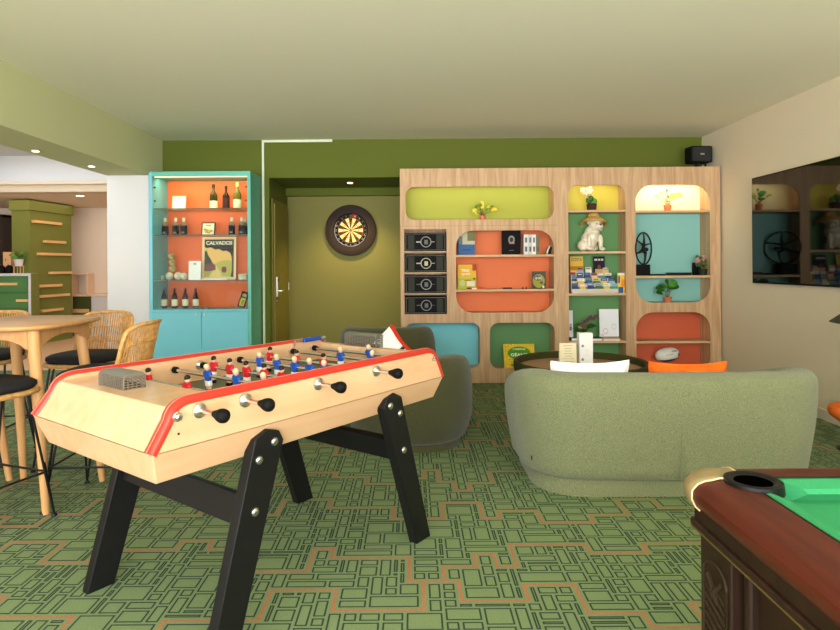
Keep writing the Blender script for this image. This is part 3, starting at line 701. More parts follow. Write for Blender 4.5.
gamebox('game_box', 502.3, 521, 230.5, zO[0], YI, .05, cm((4, 4, 5), .7), 'tall black game box with a pale emblem on the upper orange shelf', deco=lambda q, tx, el: (el('emblem', .5, .62, .17, .17, (150, 148, 146)), el('emblem_core', .5, .62, .1, .1, (50, 50, 50), .002), q('emblem_ribbon', .38, .66, .45, .5, (214, 120, 120), .0025), q('box_title', .38, .62, .17, .19, (120, 120, 120), .0015)))
for px0, px1, ct, l in ((524, 528.4, (226, 224, 222), 'white slim book, leftmost of four between the black box and the shelf end'), (528.6, 532.2, (206, 212, 206), 'pale grey slim book, second of four beside the black box'), (532.4, 536, (240, 238, 236), 'white slim book, third of four beside the black box'), (536.2, 539.8, (126, 122, 84), 'olive patterned slim book, fourth beside the black box')):
    gamebox('book', px0, px1, 234.5+.4*(px0 > 536), zO[0], YI, .14, cm(ct), l, 'book', group='slim books on the upper orange shelf', deco=lambda q, tx, el: (q('spine_label', .25, .75, .6, .85, (120, 118, 110)), q('spine_mark', .25, .75, .15, .4, (96, 96, 88))))
for dx, c, l in ((0, (58, 48, 42), 'dark book leaning in the right end of the upper orange shelf'), (-.035, (214, 208, 192), 'pale book leaning at the right end of the upper orange shelf')):
    xr = PX(550.2, YI)+dx; Mx = T(xr, YI, zO[0]) @ RY(.38)
    t = thing('book', l, 'book', (xr, YI, zO[0]), 0, 'leaning books')
    Hh = .125 if dx == 0 else .1
    MB(Mx).box(-.012, .002, 0, .1, .006, Hh).build('cover', cm(c), t)
gamebox('game_box', 457.5, 476, 264.5, zO[1], YI, .05, cm((226, 178, 56)), 'yellow and lime children\'s game box at the left of the lower orange shelf', deco=lambda q, tx, el: (q('lower_art', 0, 1, 0, .45, (176, 186, 60)), q('corner_flash', .8, 1, .75, 1, (180, 70, 40), .0015), tx('title', 'TRIO', .45, .11, .42, .76, (255, 248, 235)), tx('title_line', 'QUIZ', .5, .1, .45, .6, (255, 240, 235)), q('white_panel', .5, .92, .12, .32, (238, 214, 200), .0015), el('art_ball', .25, .25, .14, .13, (206, 196, 130)), el('art_leaf', .9, .42, .08, .05, (70, 130, 30)), q('art_bar', .4, .72, .34, .38, (180, 110, 30), .0015)))
gamebox('card_box', 467, 484.5, 287.4, zO[1], YF+.035, .045, cm((206, 84, 44)), 'small flat red and white card box lying before the yellow game', 'card game', deco=lambda q, tx, el: (q('white_band', .28, .55, 0.1, .8, (246, 226, 200)), q('dark_end', 0, .2, .05, .95, (120, 20, 20))))
gamebox('card_box', 503.2, 511.8, 287.6, zO[1], YF+.04, .05, cm((70, 40, 60)), 'small dark purple card box lying in the middle of the lower orange shelf', 'card game', deco=lambda q, tx, el: q('band', .2, .8, .3, .5, (110, 70, 90)))
for px in (522.5, 526): solo('game_token', MB().lathe([(.008, 0), (.01, .006), (.006, .012), (.008, .02), (.003, .024)], (PX(px, YF+.05), YF+.05, zO[1]), 10), M['dark'], 'tiny dark game pawn on the lower orange shelf, '+('left' if px < 524 else 'right')+' of the pair', 'game piece', 'dark game pawns', True)
gamebox('game_tin', 532.2, 545.6, 271.5, zO[1], YF+.06, .07, cm((40, 42, 20), .35), 'dark green game box with white number emblem on the lower orange shelf', rot=-.16, deco=lambda q, tx, el: (el('lime_disc', .48, .45, .44, .4, (150, 150, 50)), el('emblem_back', .45, .62, .3, .14, (26, 24, 20), .002), tx('emblem_lettering', '600', .5, .17, .48, .62, (240, 240, 236), .0028), el('purple_dot', .68, .35, .1, .08, (90, 60, 80), .002), q('foot_tag', .75, .88, .04, .18, (226, 226, 220), .0025)))
# big yellow activity book in the green recess
gb = gamebox('activity_book', 503.6, 534.8, 343.8, cG[2], YF+.02, .012, cm((226, 190, 44)), 'large yellow activity book with a green oval reading GÉANT in the green recess', 'book', tilt=-.28, deco=lambda q, tx, el: (el('green_oval', .5, .62, .37, .27, (74, 150, 34)), tx('title', 'GÉANT', .54, .15, .5, .56, (250, 250, 236), .003, .02), tx('title_line', 'CAMPING', .4, .07, .5, .78, (236, 240, 190), .003), q('brown_band', .3, .72, .66, .7, (120, 110, 30), .0025), el('lower_oval', .5, .12, .3, .09, (96, 160, 50))))
rr = random.Random(4); Mb = T(gb.location.x, YF+.02, cG[2]) @ RX(-.28); W = PX(534.8, YF+.02)-PX(503.6, YF+.02)
bb = MB(Mb)
for i in range(70):
    u, v = rr.uniform(-.47, .47)*W, rr.uniform(.02, .26)
    if (u/(.37*W))**2+((v-.172)/.078)**2 < 1: continue
    bb.k = rr.choice((0, 1, 2)); s = rr.uniform(.003, .008); bb.box(u-s, u+s, -.0012, .0005, v-s*.6, v+s*.6)
bb.build('cover_confetti', [cm((200, 90, 30)), cm((110, 130, 30)), cm((246, 220, 120))], gb)

# ---- plants
def pot(t, x, y, z, r, h, m, taper=.78, square=False):
    b = MB()
    if square: b.prism([(-r, -r), (r, -r), (r, r), (-r, r)], lambda u, v, w: (x+u*(.85+.15*w/h), y+v*(.85+.15*w/h), z+w), 0, h)
    else: b.lathe([(r*taper, 0), (r*.98, h*.86), (r*1.04, h*.86), (r*1.04, h), (r*.9, h), (r*.88, h*.9), (0.01, h*.88)], (x, y, z), 20)
    b.build('pot', m, t, not square, bevel=.003 if square else 0)
    MB().lathe([(r*.86, h*.8), (r*.86, h*.9), (.002, h*.93)], (x, y, z), 16).build('soil', M['soil'], t)
def plant(name, label, px, Y, z, potm, r, h, leaves, square=False, cat='plant'):
    x = PX(px, Y); t = thing(name, label, cat, (x, Y, z)); pot(t, x, Y, z, r, h, potm, square=square)
    st = MB(); fo = {}
    for (dx, dy, dz, size, m, kind) in leaves:
        b0 = Vector((x+dx*.12, Y+dy*.12, z+h*.85)); tip = Vector((x+dx, Y+dy, z+h+dz))
        mid = (b0+tip)/2+Vector((-dx*.18, 0, dz*.12)); st.tube([b0, mid, tip], [.0035, .003, .0022], 5)
        L = fo.setdefault((m, kind), MB())
        dirx = Vector((dx, dy, .2*dz)).normalized() if abs(dx)+abs(dy) > .01 else Vector((.6, -.6, .3)).normalized()
        if kind == 'round': L.leaf(tip-dirx*size*.35, tip+dirx*size*.65, size*.95, (0, -.7, .7), .12, True)
        elif kind == 'leaf': L.leaf(tip-dirx*size*.2, tip+dirx*size*.8, size*.55, (0, -.6, .8), .2)
        elif kind == 'flower':
            for a in range(5): dd = Vector((math.cos(a*1.257), -.35, math.sin(a*1.257))); L.leaf(tip, tip+dd*size*.5, size*.42, (0, -1, 0), .15, True)
        elif kind == 'pad': L.ball(tip, (size*.5, size*.3, size*.55), 10)
    st.build('stems', M['stem'], t, True)
    for (m, kind), L in fo.items(): L.build({'flower': 'flowers', 'pad': 'cactus_pads'}.get(kind, 'leaves'), M[m], t, True, flat_angle=70)
    return t
R = random.Random(11)
lv = [(R.uniform(-.11, .11), R.uniform(-.05, .02), R.uniform(.03, .13), R.uniform(.05, .075), R.choice(('leafl', 'petaly', 'petaly')), R.choice(('round', 'flower'))) for _ in range(16)]
plant('potted_flower', 'yellow flowering plant in a small pink pot in the lime recess', 483, YF+.1, cY[2], M['pinkpot'], .034, .05, lv)
plant('potted_cactus', 'small cactus with a pale orange flower in a dark pot in the yellow recess', 592, YF+.1, zM[0], cm((64, 34, 24)), .046, .075, [(-.03, 0, .04, .07, 'leafd', 'pad'), (.035, 0, .03, .06, 'leafm', 'pad'), (-.01, -.01, .06, .06, 'leafd', 'pad'), (-.07, -.01, .135, .09, 'petalw', 'flower'), (-.035, -.02, .15, .09, 'petalw', 'flower'), (-.1, -.01, .15, .07, 'petalw', 'flower'), (-.055, -.03, .07, .03, 'petalp', 'flower')], True)
plant('potted_plant', 'trailing plant with yellow green leaves in an orange pot in the lit cream recess', 668, YF+.1, zR[0], M['opot'], .042, .066, [(-.1, 0, .085, .075, 'leafl', 'leaf'), (-.02, -.02, .1, .09, 'leafm', 'round'), (.06, 0, .09, .085, 'leafl', 'round'), (.11, -.01, .095, .085, 'leafl', 'round'), (0, .02, .15, .055, 'leafd', 'leaf'), (-.05, .02, .12, .06, 'leafl', 'leaf'), (.02, -.02, .05, .06, 'leafl', 'leaf'), (-.02, -.02, .045, .06, 'leafl', 'round')])
plant('potted_geranium', 'leafy green geranium in a terracotta pot at the bottom of the turquoise recess', 667.5, YF+.1, cR[2], M['terra'], .045, .058, [(-.07, 0, .08, .1, 'leafd', 'round'), (-.02, -.02, .13, .11, 'leafd', 'round'), (.04, 0, .13, .11, 'leafm', 'round'), (.07, -.01, .1, .08, 'leafd', 'round'), (-.09, -.02, .04, .08, 'leafd', 'round'), (.01, -.03, .07, .09, 'leafd', 'round'), (-.04, .03, .1, .09, 'leafm', 'round')])
lv = [(R.uniform(-.09, .09), R.uniform(-.05, .03), R.uniform(.04, .15), .045, R.choice(('petalp', 'petalp', 'leafd')), 'flower') for _ in range(16)]+[(R.uniform(-.06, .06), -.02, R.uniform(.01, .05), .07, 'leafd', 'leaf') for _ in range(7)]
plant('potted_flower', 'pink flowering plant in a dark green pot at the right end of the turquoise shelf', 703, YF+.1, zR[1], cm((34, 46, 34)), .05, .07, lv)
lv = [(-.02+.03*k, -.01, .1+.022*k-.03*(k > 3), .05, 'petalm', 'flower') for k in range(6)]+[(-.05, -.02, .06, .05, 'petalp', 'flower'), (.08, 0, .17, .055, 'petalm', 'flower')]+[(R.uniform(-.06, .07), -.02, R.uniform(.01, .07), .1, 'leafd', 'leaf') for _ in range(10)]
plant('potted_orchid', 'mauve orchid in a black pot on the lowest visible green shelf', 583, YF+.09, zM[3], M['blk'], .055, .08, lv)
# ---- sculpture, boxes and trays on the turquoise shelf
xs, ys = PX(643.8, YF+.11), YF+.11; zc = PZ(248.5, ys, 644); RR = .176
t = thing('ring_sculpture', 'black metal sculpture of a dancing figure inside a ring on a block', 'sculpture', (xs, ys, zR[1]))
xl, xr2 = PX(636.5, YF+.06), PX(650, YF+.06)
MB().box(xl-.02, xr2, YF+.05, YF+.17, zR[1], PZ(264.6, YF+.08, 644)).build('plinth', M['blk'], t, bevel=.003)
Mr = T(xs, ys, zc) @ RZ(.72)
MB(Mr).tube([(RR*math.cos(a*PI/20), 0, RR*math.sin(a*PI/20)) for a in range(40)], .0085, 8, True).build('ring', M['blkm'], t, True)
f = MB(Mr)
f.tube([(.0, 0, RR), (.01, 0, .1), (.0, 0, .03), (-.02, 0, -.02)], [.007, .012, .02, .022], 8)
f.tube([(-.02, 0, -.02), (.04, 0, -.05), (.03, 0, -.12), (.0, 0, -RR)], [.02, .018, .011, .008], 8)
f.tube([(-.02, 0, -.01), (-.08, 0, -.04), (-.165, 0, -.06)], [.018, .013, .007], 8)
f.tube([(.0, 0, .03), (.07, 0, .045), (.165, 0, .06)], [.013, .009, .006], 8)
f.tube([(.0, 0, .03), (-.07, 0, .06), (-.15, 0, .09)], [.013, .009, .006], 8)
f.ball((.065, 0, -.01), .022, 10); f.tube([(-.01, 0, .0), (.06, 0, -.01)], .012, 8)
f.build('dancer_figure', M['blkm'], t, True)
solo('flat_case', MB().box(PX(650.5, YF+.08), PX(664.5, YF+.08), YF+.05, YF+.15, zR[1]+.0005, zR[1]+.016), M['blk'], 'thin flat black case lying beside the ring sculpture', 'case', bevel=.003)
solo('domino_tray', MB().box(PX(668.5, YF+.08), PX(690, YF+.08), YF+.04, YF+.15, zR[1]+.0005, zR[1]+.032), cm((30, 26, 24), .35), 'low black wooden box in the middle of the turquoise shelf', 'box', bevel=.004)
solo('black_box', MB().box(PX(693, YF+.19), PX(707.5, YF+.19), YF+.165, YF+.215, zR[1]+.0005, PZ(262.5, YF+.19, 700)), M['blk'], 'upright black box behind the pink flowering plant', 'box', bevel=.003)
# ---- rugby ball
bc = P(667, 354.5, YF+.12); A_ = RY(-.18)
zbl = cS[2]
rb = .074*1.05
t = thing('rugby_ball', 'white and navy rugby ball in the coral recess', 'ball', (bc.x, YF+.12, zbl))
prof = [(rb*math.sqrt(max(0, 1-(s/10)**2))**.9+.0004, s/10*.135) for s in range(-10, 11)]
br = MB(); br.lathe(prof, (bc.x, YF+.12, bc.z), 24, RY(PI/2-.16) )
br.build('ball_cover', M['cream'] if 0 else cm((238, 236, 226), .45), t, True)
def band(a0, a1, s0, s1, c, nm):
    vs = []; fs = []; n = 12; m_ = 14; Ax = RY(PI/2-.16)
    for i in range(n+1):
        s = s0+(s1-s0)*i/n; k = math.sin(PI*i/n)
        for j in range(m_+1):
            a = (a0+a1)/2+(a1-a0)/2*(2*j/m_-1)*(.25+.75*k); r = (rb*math.sqrt(1-s*s)**.9)*1.012+.0012
            vs.append(Vector((bc.x, YF+.12, bc.z))+(Ax @ Vector((r*math.cos(a), r*math.sin(a), s*.136))))
    for i in range(n):
        for j in range(m_): q = i*(m_+1)+j; fs.append((q, q+1, q+m_+2, q+m_+1))
    MB().add(vs, fs).build(nm, cm(c, .45), t, True)
band(-.95, -.35, -.85, .75, (36, 44, 96), 'navy_panel'); band(-1.75, -.95, .72, .93, (40, 48, 100), 'navy_tip'); band(-2.2, -2.05, .2, .8, (60, 70, 120), 'navy_stripe')
lm = T(bc.x, YF+.12-rb-.001, bc.z+.008) @ FACE @ RZ(.16)
k = MB(lm); k.box(-.045, .03, -.001, .001, 0, .001).box(-.045, -.02, .003, .005, 0, .001).box(-.012, .02, .004, .006, 0, .001).box(.026, .034, .002, .008, 0, .001); k.build('ball_script', cm((120, 120, 130)), t)
# ---- dog statue with straw hat
ds = PZ(251.3, YF, 590); dx0 = PX(590, YF+.12); Yd = YF+.12; k = .0109*1.0
def D(px, py, dy=0): p = P(px, py, Yd); return Vector((p.x, Yd+dy, p.z))
s = YF/FPX*1.02
balls = [(D(589, 241), (8.2*s, .085, 9.5*s)), (D(592, 234), (7.8*s, .075, 8.5*s)), (D(594.5, 225.5, -.035), (6.4*s, .062, 6.6*s)), (D(596.5, 227.5, -.085), (4.2*s, .04, 3.6*s)), (D(593, 229, -.07), (2.6*s, .03, 2.6*s)), (D(598.5, 229.5, -.07), (2.2*s, .03, 2.4*s)),
    (D(583, 246, -.01), (6*s, .075, 6*s)), (D(581, 249.6, -.05), (3.2*s, .035, 1.8*s)), (D(594, 248, .03), (5*s, .05, 4*s)),
    (D(587.2, 243, -.075), (2.4*s, .028, 8*s)), (D(599, 243, -.06), (2.3*s, .028, 8*s)), (D(587.6, 249.6, -.1), (3*s, .035, 1.9*s)), (D(600, 249.6, -.085), (2.9*s, .035, 1.9*s)), (D(588.5, 222.5, -.01), (1.9*s, .02, 2.6*s)), (D(601, 222.5, 0), (1.8*s, .02, 2.6*s)), (D(592, 238, -.05), (5.6*s, .05, 6*s))]
t = thing('dog_statue', 'white ceramic statue of a sitting bulldog on the green shelf', 'statue', (dx0, Yd, ds))
me = blob(balls, .006, 5)
lo = min(v.co.z for v in me.vertices)
for v in me.vertices: v.co.z = ds+(v.co.z-lo)
link('dog_body', me, M['ceramic'], t, True, flat_angle=180)
f = MB(); off = ds-lo
for px in (594.3, 598.6): f.ball(D(px, 224.6, -.098)+Vector((0, .004, off)), .006, 8)
f.ball(D(597, 226, -.127)+Vector((0, 0, off)), (.012, .007, .008), 8); f.build('eyes_and_nose', cm((70, 56, 46), .4), t, True)
f = MB(); f.tube([D(593.6, 229.2, -.118)+Vector((0, 0, off)), D(596.8, 228.6, -.128)+Vector((0, 0, off)), D(599.6, 229.4, -.108)+Vector((0, 0, off))], .0022, 5); f.build('mouth_line', cm((120, 100, 80)), t)
hc = D(594, 219.6, .02)+Vector((0, 0, off)); Ah = RY(.06) @ RX(-.2)
t = thing('straw_hat', 'round straw hat on the head of the dog statue', 'hat', hc)
MB().lathe([(.062, 0.0), (.068, .006), (.064, .04), (.048, .062), (.02, .071), (.001, .072)], hc+Vector((0, 0, .002)), 28, Ah).build('crown', M['straw'], t, True)
MB().lathe([(.064, .014), (.1, .004), (.135, -.03), (.15, -.055), (.147, -.058), (.13, -.034), (.1, -.001), (.062, .008)], hc, 32, Ah).build('brim', M['straw'], t, True)
# ---- brochure rack
xa, xb = PX(570, YF+.08), PX(617, YF+.08); z0 = zM[2]
t = thing('brochure_rack', 'tiered pale rack filled with tourist brochures on the middle green shelf', 'rack', ((xa+xb)/2, YF+.1, z0))
sl = MB()
for k_ in range(4):
    y = YF+.03+k_*.042; z = z0+.012+k_*.058
    sl.box(xa+.0, xb-k_*.018, y, y+.004, z, z+.035); sl.box(xa, xb-k_*.018, y, y+.044, z-.004, z)
sl.build('tier_tray', cm((206, 200, 184), .4), t)
MB().box(xa, xa+.004, YF+.03, YF+.2, z0, z0+.2).box(xb-.004, xb, YF+.03, YF+.2, z0, z0+.06).box(xa, xb, YF+.03, YF+.2, z0, z0+.006).build('rack_side', cm((206, 200, 184), .4), t)
pal = [(236, 232, 220), (96, 140, 196), (60, 150, 120), (222, 196, 90), (178, 90, 60), (60, 70, 110), (150, 176, 190), (230, 190, 170), (90, 110, 50), (40, 46, 60), (196, 200, 150), (70, 90, 150)]
R = random.Random(5)
def brochure(x, y, z, w, h, c1, c2, c3, lab, grp):
    Mx = T(x, y, z) @ RX(-.16)
    q = MB(Mx); q.box(-w/2, w/2, 0, .004, 0, h); q.k = 1; q.box(-w/2, w/2, -.0008, 0, h*.3, h*.68); q.k = 2; q.box(-w*.36, w*.3, -.0012, 0, h*.78, h*.88); q.box(-w*.4, w*.1, -.0012, 0, h*.1, h*.18)
    return solo('brochure', q, [cm(c1), cm(c2), cm(c3)], lab, 'brochure', grp)
for k_ in range(4):
    n = 6-(k_ == 3); X1 = xb-k_*.02-.03
    names = ('front', 'second', 'third', 'back'); pos = ('leftmost', 'second', 'third', 'fourth', 'fifth', 'sixth')
    for i in range(n):
        x = xa+.042+(X1-xa-.05)*i/(n-1); y = YF+.0365+k_*.042; h = R.uniform(.088, .105)
        if k_ == 3 and i in (0, 3): continue
        a, b_, c_ = R.sample(pal, 3)
        brochure(x, y, z0+.0125+k_*.058, .068, h, a, b_, c_, '%s brochure from the left in the %s row of the tiered rack' % (pos[i], names[k_]), 'tourist brochures in the rack')
gamebox('brochure', 570.3, 583.6, 256.3, z0+.187, YF+.168, .004, cm((226, 186, 70)), 'large yellow brochure at the top left of the tiered rack', 'brochure', tilt=-.1, deco=lambda q, tx, el: (tx('title', 'COSTA', .8, .16, .5, .84, (70, 80, 90)), q('cover_band', .0, 1, .3, .5, (190, 120, 40)), q('cover_foot', 0, 1, 0, .22, (226, 214, 190))))
gamebox('brochure', 593.5, 605.3, 256.3, z0+.187, YF+.168, .004, cm((34, 28, 34)), 'dark brochure standing at the top of the tiered rack near its middle', 'brochure', tilt=-.1, deco=lambda q, tx, el: (q('title_band', .12, .88, .78, .88, (206, 190, 188)), q('title_gap', .36, .42, .77, .89, (34, 28, 34), .0015), q('title_gap', .6, .66, .77, .89, (34, 28, 34), .0015), q('cover_photo', .15, .9, .05, .35, (190, 160, 120)), el('cover_wheel', .5, .45, .14, .12, (120, 60, 60))))
gamebox('leaflet', 617.6, 625.4, 273, z0, YF+.05, .02, cm((240, 190, 60)), 'small yellow and blue leaflet box standing right of the brochure rack', 'leaflet', rot=-.12, deco=lambda q, tx, el: (q('blue_foot', 0, .7, 0, .3, (40, 90, 150)), q('blue_mark', .08, .3, .5, .85, (70, 90, 130)), q('white_top', 0, 1, .9, 1, (236, 230, 210)), el('orange_disc', .65, .5, .22, .2, (232, 140, 40))))
# ---- shelf with orchid, books and posters
zs4 = zM[3]
solo('book', MB().box(PX(570, YF+.08), PX(598.5, YF+.08), YF+.02, YF+.03, zs4+.0005, zs4+.033), M['paper'], 'white book lying flat in front of the orchid', 'book') if 0 else None
q = MB(); q.box(PX(569.6, YF+.05), PX(576, YF+.05), YF+.02, YF+.16, zs4+.0005, zs4+.032); q.k = 1; q.box(PX(570.4, YF+.05), PX(576.05, YF+.05), YF+.0195, YF+.15, zs4+.004, zs4+.028)
solo('book', q, [M['dark'], M['paper']], 'closed book with dark cover lying flat at the left end of the orchid shelf', 'book')
q = MB(); q.box(PX(588.8, YF+.05), PX(600.8, YF+.05), YF+.02, YF+.16, zs4+.0005, zs4+.024); q.k = 1; q.box(PX(588.5, YF+.05), PX(601, YF+.05), YF+.018, YF+.162, zs4+.024, zs4+.029)
solo('book', q, [M['paper'], cm((60, 62, 66))], 'white book lying flat between the orchid and the white board', 'book')
q = MB(); q.box(PX(602.5, YF+.04), PX(618.5, YF+.04), YF+.01, YF+.1, zs4+.0005, zs4+.02); q.k = 1; q.box(PX(602.3, YF+.04), PX(618.7, YF+.04), YF+.008, YF+.1, zs4+.02, zs4+.034)
solo('book', q, [cm((236, 226, 220)), cm((186, 150, 124))], 'tan covered book lying flat under the tall white board', 'book')
def sketch(q, tx, el): el('sketch_cup', .3, .2, .13, .11, (214, 196, 200)); el('sketch_cup_inner', .3, .2, .1, .08, (240, 240, 246), .002); el('sketch_ring', .75, .36, .12, .11, (206, 206, 214)); el('sketch_ring_inner', .75, .36, .09, .085, (240, 240, 246), .002); q('pink_edge', .04, .2, .02, .1, (238, 206, 210))
gamebox('print_board', 599.4, 618.6, 309.2, zs4+.035, YF+.105, .012, cm((238, 240, 246)), 'tall white board with a faint sketch on the orchid shelf', 'picture', tilt=-.06, deco=sketch)
gamebox('print_board', 568.2, 572.8, 310.5, zs4+.033, YF+.1, .012, cm((224, 230, 232)), 'narrow white board at the left edge of the orchid shelf', 'picture', tilt=-.06, deco=lambda q, tx, el: (q('brown_mark', .2, .7, .25, .4, (150, 120, 100)), q('grey_mark', .2, .8, .42, .5, (170, 180, 180))))

# ================================================================ TELEVISION
tv = thing('television', 'large flat black television on the beige right wall', 'television', (XR, 5.0, 1.1))
y0, y1, za, zb_ = 4.08, 5.9, 1.10, 2.128
MB().box(XR-.045, XR, y0, y1, za, zb_).build('casing', M['blk'], tv, bevel=.004)
MB().box(XR-.0475, XR-.045, y0+.012, y1-.012, za+.016, zb_-.012).build('screen', M['tv'], tv)

# ================================================================ UPHOLSTERY
def sweep(path, section, scale=None):
    """path: plan points (x,y); section: [(offset outwards, z)]"""
    n = len(path); vs = []; m = len(section)
    for i in range(n):
        a = Vector(path[max(0, i-1)]); b_ = Vector(path[min(n-1, i+1)]); t_ = (b_-a).normalized(); nr = Vector((t_.y, -t_.x))
        k_, kz = scale[i] if scale else (1, 1); zc = section_mid
        for o, z in section:
            zz_ = z*kz if z > .1 else z
            vs.append((path[i][0]+nr.x*o*k_, path[i][1]+nr.y*o*k_, zz_))
    fs = []
    for i in range(n-1): fs += [(i*m+j, i*m+(j+1) % m, (i+1)*m+(j+1) % m, (i+1)*m+j) for j in range(m)]
    fs += [tuple(range(m))[::-1], tuple(range((n-1)*m, n*m))]
    return vs, fs
section_mid = .35
def upath(x0, x1, yfront, yback, r, n=10, straight=18, bow=0):
    pts = []
    for i in range(6): pts.append((x0, yfront+(yback+r-yfront)*i/6))
    for i in range(n+1): a = PI+i/n*PI/2; pts.append((x0+r+r*math.cos(a), yback+r+r*math.sin(a)))
    for i in range(1, straight): f = i/straight; pts.append((x0+r+(x1-x0-2*r)*f, yback-bow*math.sin(f*PI)))
    for i in range(n+1): a = 1.5*PI+i/n*PI/2; pts.append((x1-r+r*math.cos(a), yback+r+r*math.sin(a)))
    for i in range(1, 7): pts.append((x1, yback+r+(yfront-yback-r)*i/6))
    return pts
def ends(n, k_=7):
    sc = []
    for i in range(n):
        d = min(i, n-1-i)/k_
        e = math.sqrt(max(0, 1-(1-min(1, d+.04))**2)) if d < 1 else 1
        sc.append((max(.05, e), .55+.45*e if d < 1 else 1))
    return sc
def slope(p, sc, yb, r, yf, k_=.78):
    return [(a, z*(1-(1-k_)*max(0, min(1, (q[1]-yb-r*.5)/(yf-yb-r*.5)))**1.3)) for (a, z), q in zip(sc, p)]
def sect(h, t_, out, low):
    """leaning back cross-section: tucked-in foot, widest high up, rounded top, upright inner side"""
    s_ = [(t_*.5-.05, low), (t_*.5-.02, low+.015)]
    for i in range(1, 10): f = i/9; s_.append((t_*.5-.02+(out+.02)*math.sin(f*PI*.5)**1.1, low+.015+(h*.86-low-.015)*f))
    o1 = t_*.5+out; c0 = (o1-t_*.5)/2; R_ = (o1+t_*.5)/2
    for i in range(1, 12): a = i/12*PI; s_.append((c0+R_*math.copysign(abs(math.cos(a))**.8, math.cos(a)), h*.86+h*.14*math.sin(a)**.8))
    s_ += [(-t_*.5, h*.84), (-t_*.5, h*.6), (-t_*.5, .2), (-t_*.5+.01, low)]
    return s_
def sect_round(h, t_, out, low):
    """belly-shaped cross-section: fullest low down, softly rounded over the top"""
    s_ = [(t_*.5-.06, low), (t_*.5-.03, low+.02)]
    for i in range(1, 9): f = i/8; s_.append((t_*.5-.03+(out+.03)*math.sin(f*PI*.5), low+.02+(h*.42-low-.02)*f))
    for i in range(1, 14):
        a = i/14*PI; o1 = t_*.5+out; c0 = (o1-t_*.5)/2; R_ = (o1+t_*.5)/2
        s_.append((c0+R_*math.copysign(abs(math.cos(a))**.55, math.cos(a)), h*.42+h*.58*math.sin(a)**.62))
    s_ += [(-t_*.5, h*.4), (-t_*.5, .2), (-t_*.5+.01, low)]
    return s_
def resamp(p, n):
    L = [0]
    for a, b_ in zip(p, p[1:]): L.append(L[-1]+math.dist(a, b_))
    out = []; j = 0
    for i in range(n):
        s_ = L[-1]*i/(n-1)
        while j < len(L)-2 and L[j+1] < s_: j += 1
        f = (s_-L[j])/(L[j+1]-L[j]); out.append((p[j][0]+(p[j+1][0]-p[j][0])*f, p[j][1]+(p[j+1][1]-p[j][1])*f))
    return out
def seat_furniture(root, fn, x0, x1, yf, yb, r, h, t_, out, m, low=.1, seats=1, bow=0, sec=None, k_=.78):
    """curved-back seat opening towards +y in its own frame; fn maps to the place"""
    p = resamp(upath(x0, x1, yf, yb, r, bow=bow), 64); sc = slope(p, ends(64, 5), yb, r, yf, k_)
    vs, fs = sweep(p, (sec or sect)(h, t_, out, low), sc)
    b_ = MB(); b_.add([fn(Vector(v)) for v in vs], fs); b_.build('curved_back', m, root, True, flat_angle=60)
    pl = rrect(x0-t_*.5+.07, x1+t_*.5-.07, yb-t_*.5+.055, yf-.02, [r+.02, r+.02, .12, .12], 8)
    b_ = MB(); prof = [(1.0, .0), (1.0, low-.012), (.985, low)]
    n = len(pl); cx, cy = (x0+x1)/2, (yf+yb)/2; vs = []
    for k_, z in prof: vs += [fn(Vector((cx+(u-cx)*k_, cy+(v-cy)*k_, z))) for u, v in pl]
    fs = [(i*n+j, i*n+(j+1) % n, (i+1)*n+(j+1) % n, (i+1)*n+j) for i in range(2) for j in range(n)]+[tuple(range(n))[::-1], tuple(range(2*n, 3*n))]
    b_.add(vs, fs); b_.build('plinth_base', m, root, True, flat_angle=50)
    wv = (x1-x0-t_)/seats
    for s_ in range(seats):
        xa = x0+t_*.5+wv*s_+.004; xb_ = xa+wv-.008
        pl = rrect(xa, xb_, yb+t_*.5-.01, yf+.02, .07, 6); n = len(pl); cx, cy = (xa+xb_)/2, (yb+yf)/2; vs = []
        prof = [(.96, low), (1, low+.04), (1, .36), (.985, .4), (.94, .42), (.6, .432)]
        for k_, z in prof: vs += [fn(Vector((cx+(u-cx)*k_, cy+(v-cy)*k_, z))) for u, v in pl]
        fs = [(i*n+j, i*n+(j+1) % n, (i+1)*n+(j+1) % n, (i+1)*n+j) for i in range(5) for j in range(n)]+[tuple(range(n))[::-1], tuple(range(5*n, 6*n))]
        b_ = MB().add(vs, fs); b_.build('seat_cushion', m, root, True, flat_angle=60)
sofa = thing('sofa', 'curved sage boucle sofa seen from behind in front of the shelf wall', 'sofa', (1.45, 3.8, 0))
seat_furniture(sofa, lambda v: v, .718, 2.258, 4.12, 3.372, .25, .69, .17, .032, M['sofa'], seats=2, bow=.02)
xsm = PX(675, 3.33)
b = MB().tube([(xsm, 3.268, .13), (xsm, 3.255, .25), (xsm, 3.246, .42), (xsm, 3.246, .54), (xsm, 3.262, .63)], .004, 6); b.build('back_seam', M['sofa'], sofa, True)
MB().box(PX(530, 3.4)+.0, PX(530, 3.4)+.006, 3.40, 3.42, .19, .21).build('maker_tag', M['dark'], sofa)
def chair_fn(cx, cy, rot):
    Mx = T(cx, cy, 0) @ RZ(rot); return lambda v: Mx @ v
for cx, cy, lab in ((-.02, 4.55, 'dark olive tub armchair directly behind the football table'), (-.235, 5.86, 'dark olive tub armchair behind the other one, next to the blue shelf recess')):
    t = thing('tub_armchair', lab, 'armchair', (cx, cy, 0), 0, 'dark olive tub armchairs')
    fn = chair_fn(cx, cy, 0)
    hh = .655 if cy < 5 else .73
    seat_furniture(t, fn, -.35, .335, .4, -.36, .26, hh, .2, .025, M['olive'], low=.05, sec=sect_round, k_=.7)
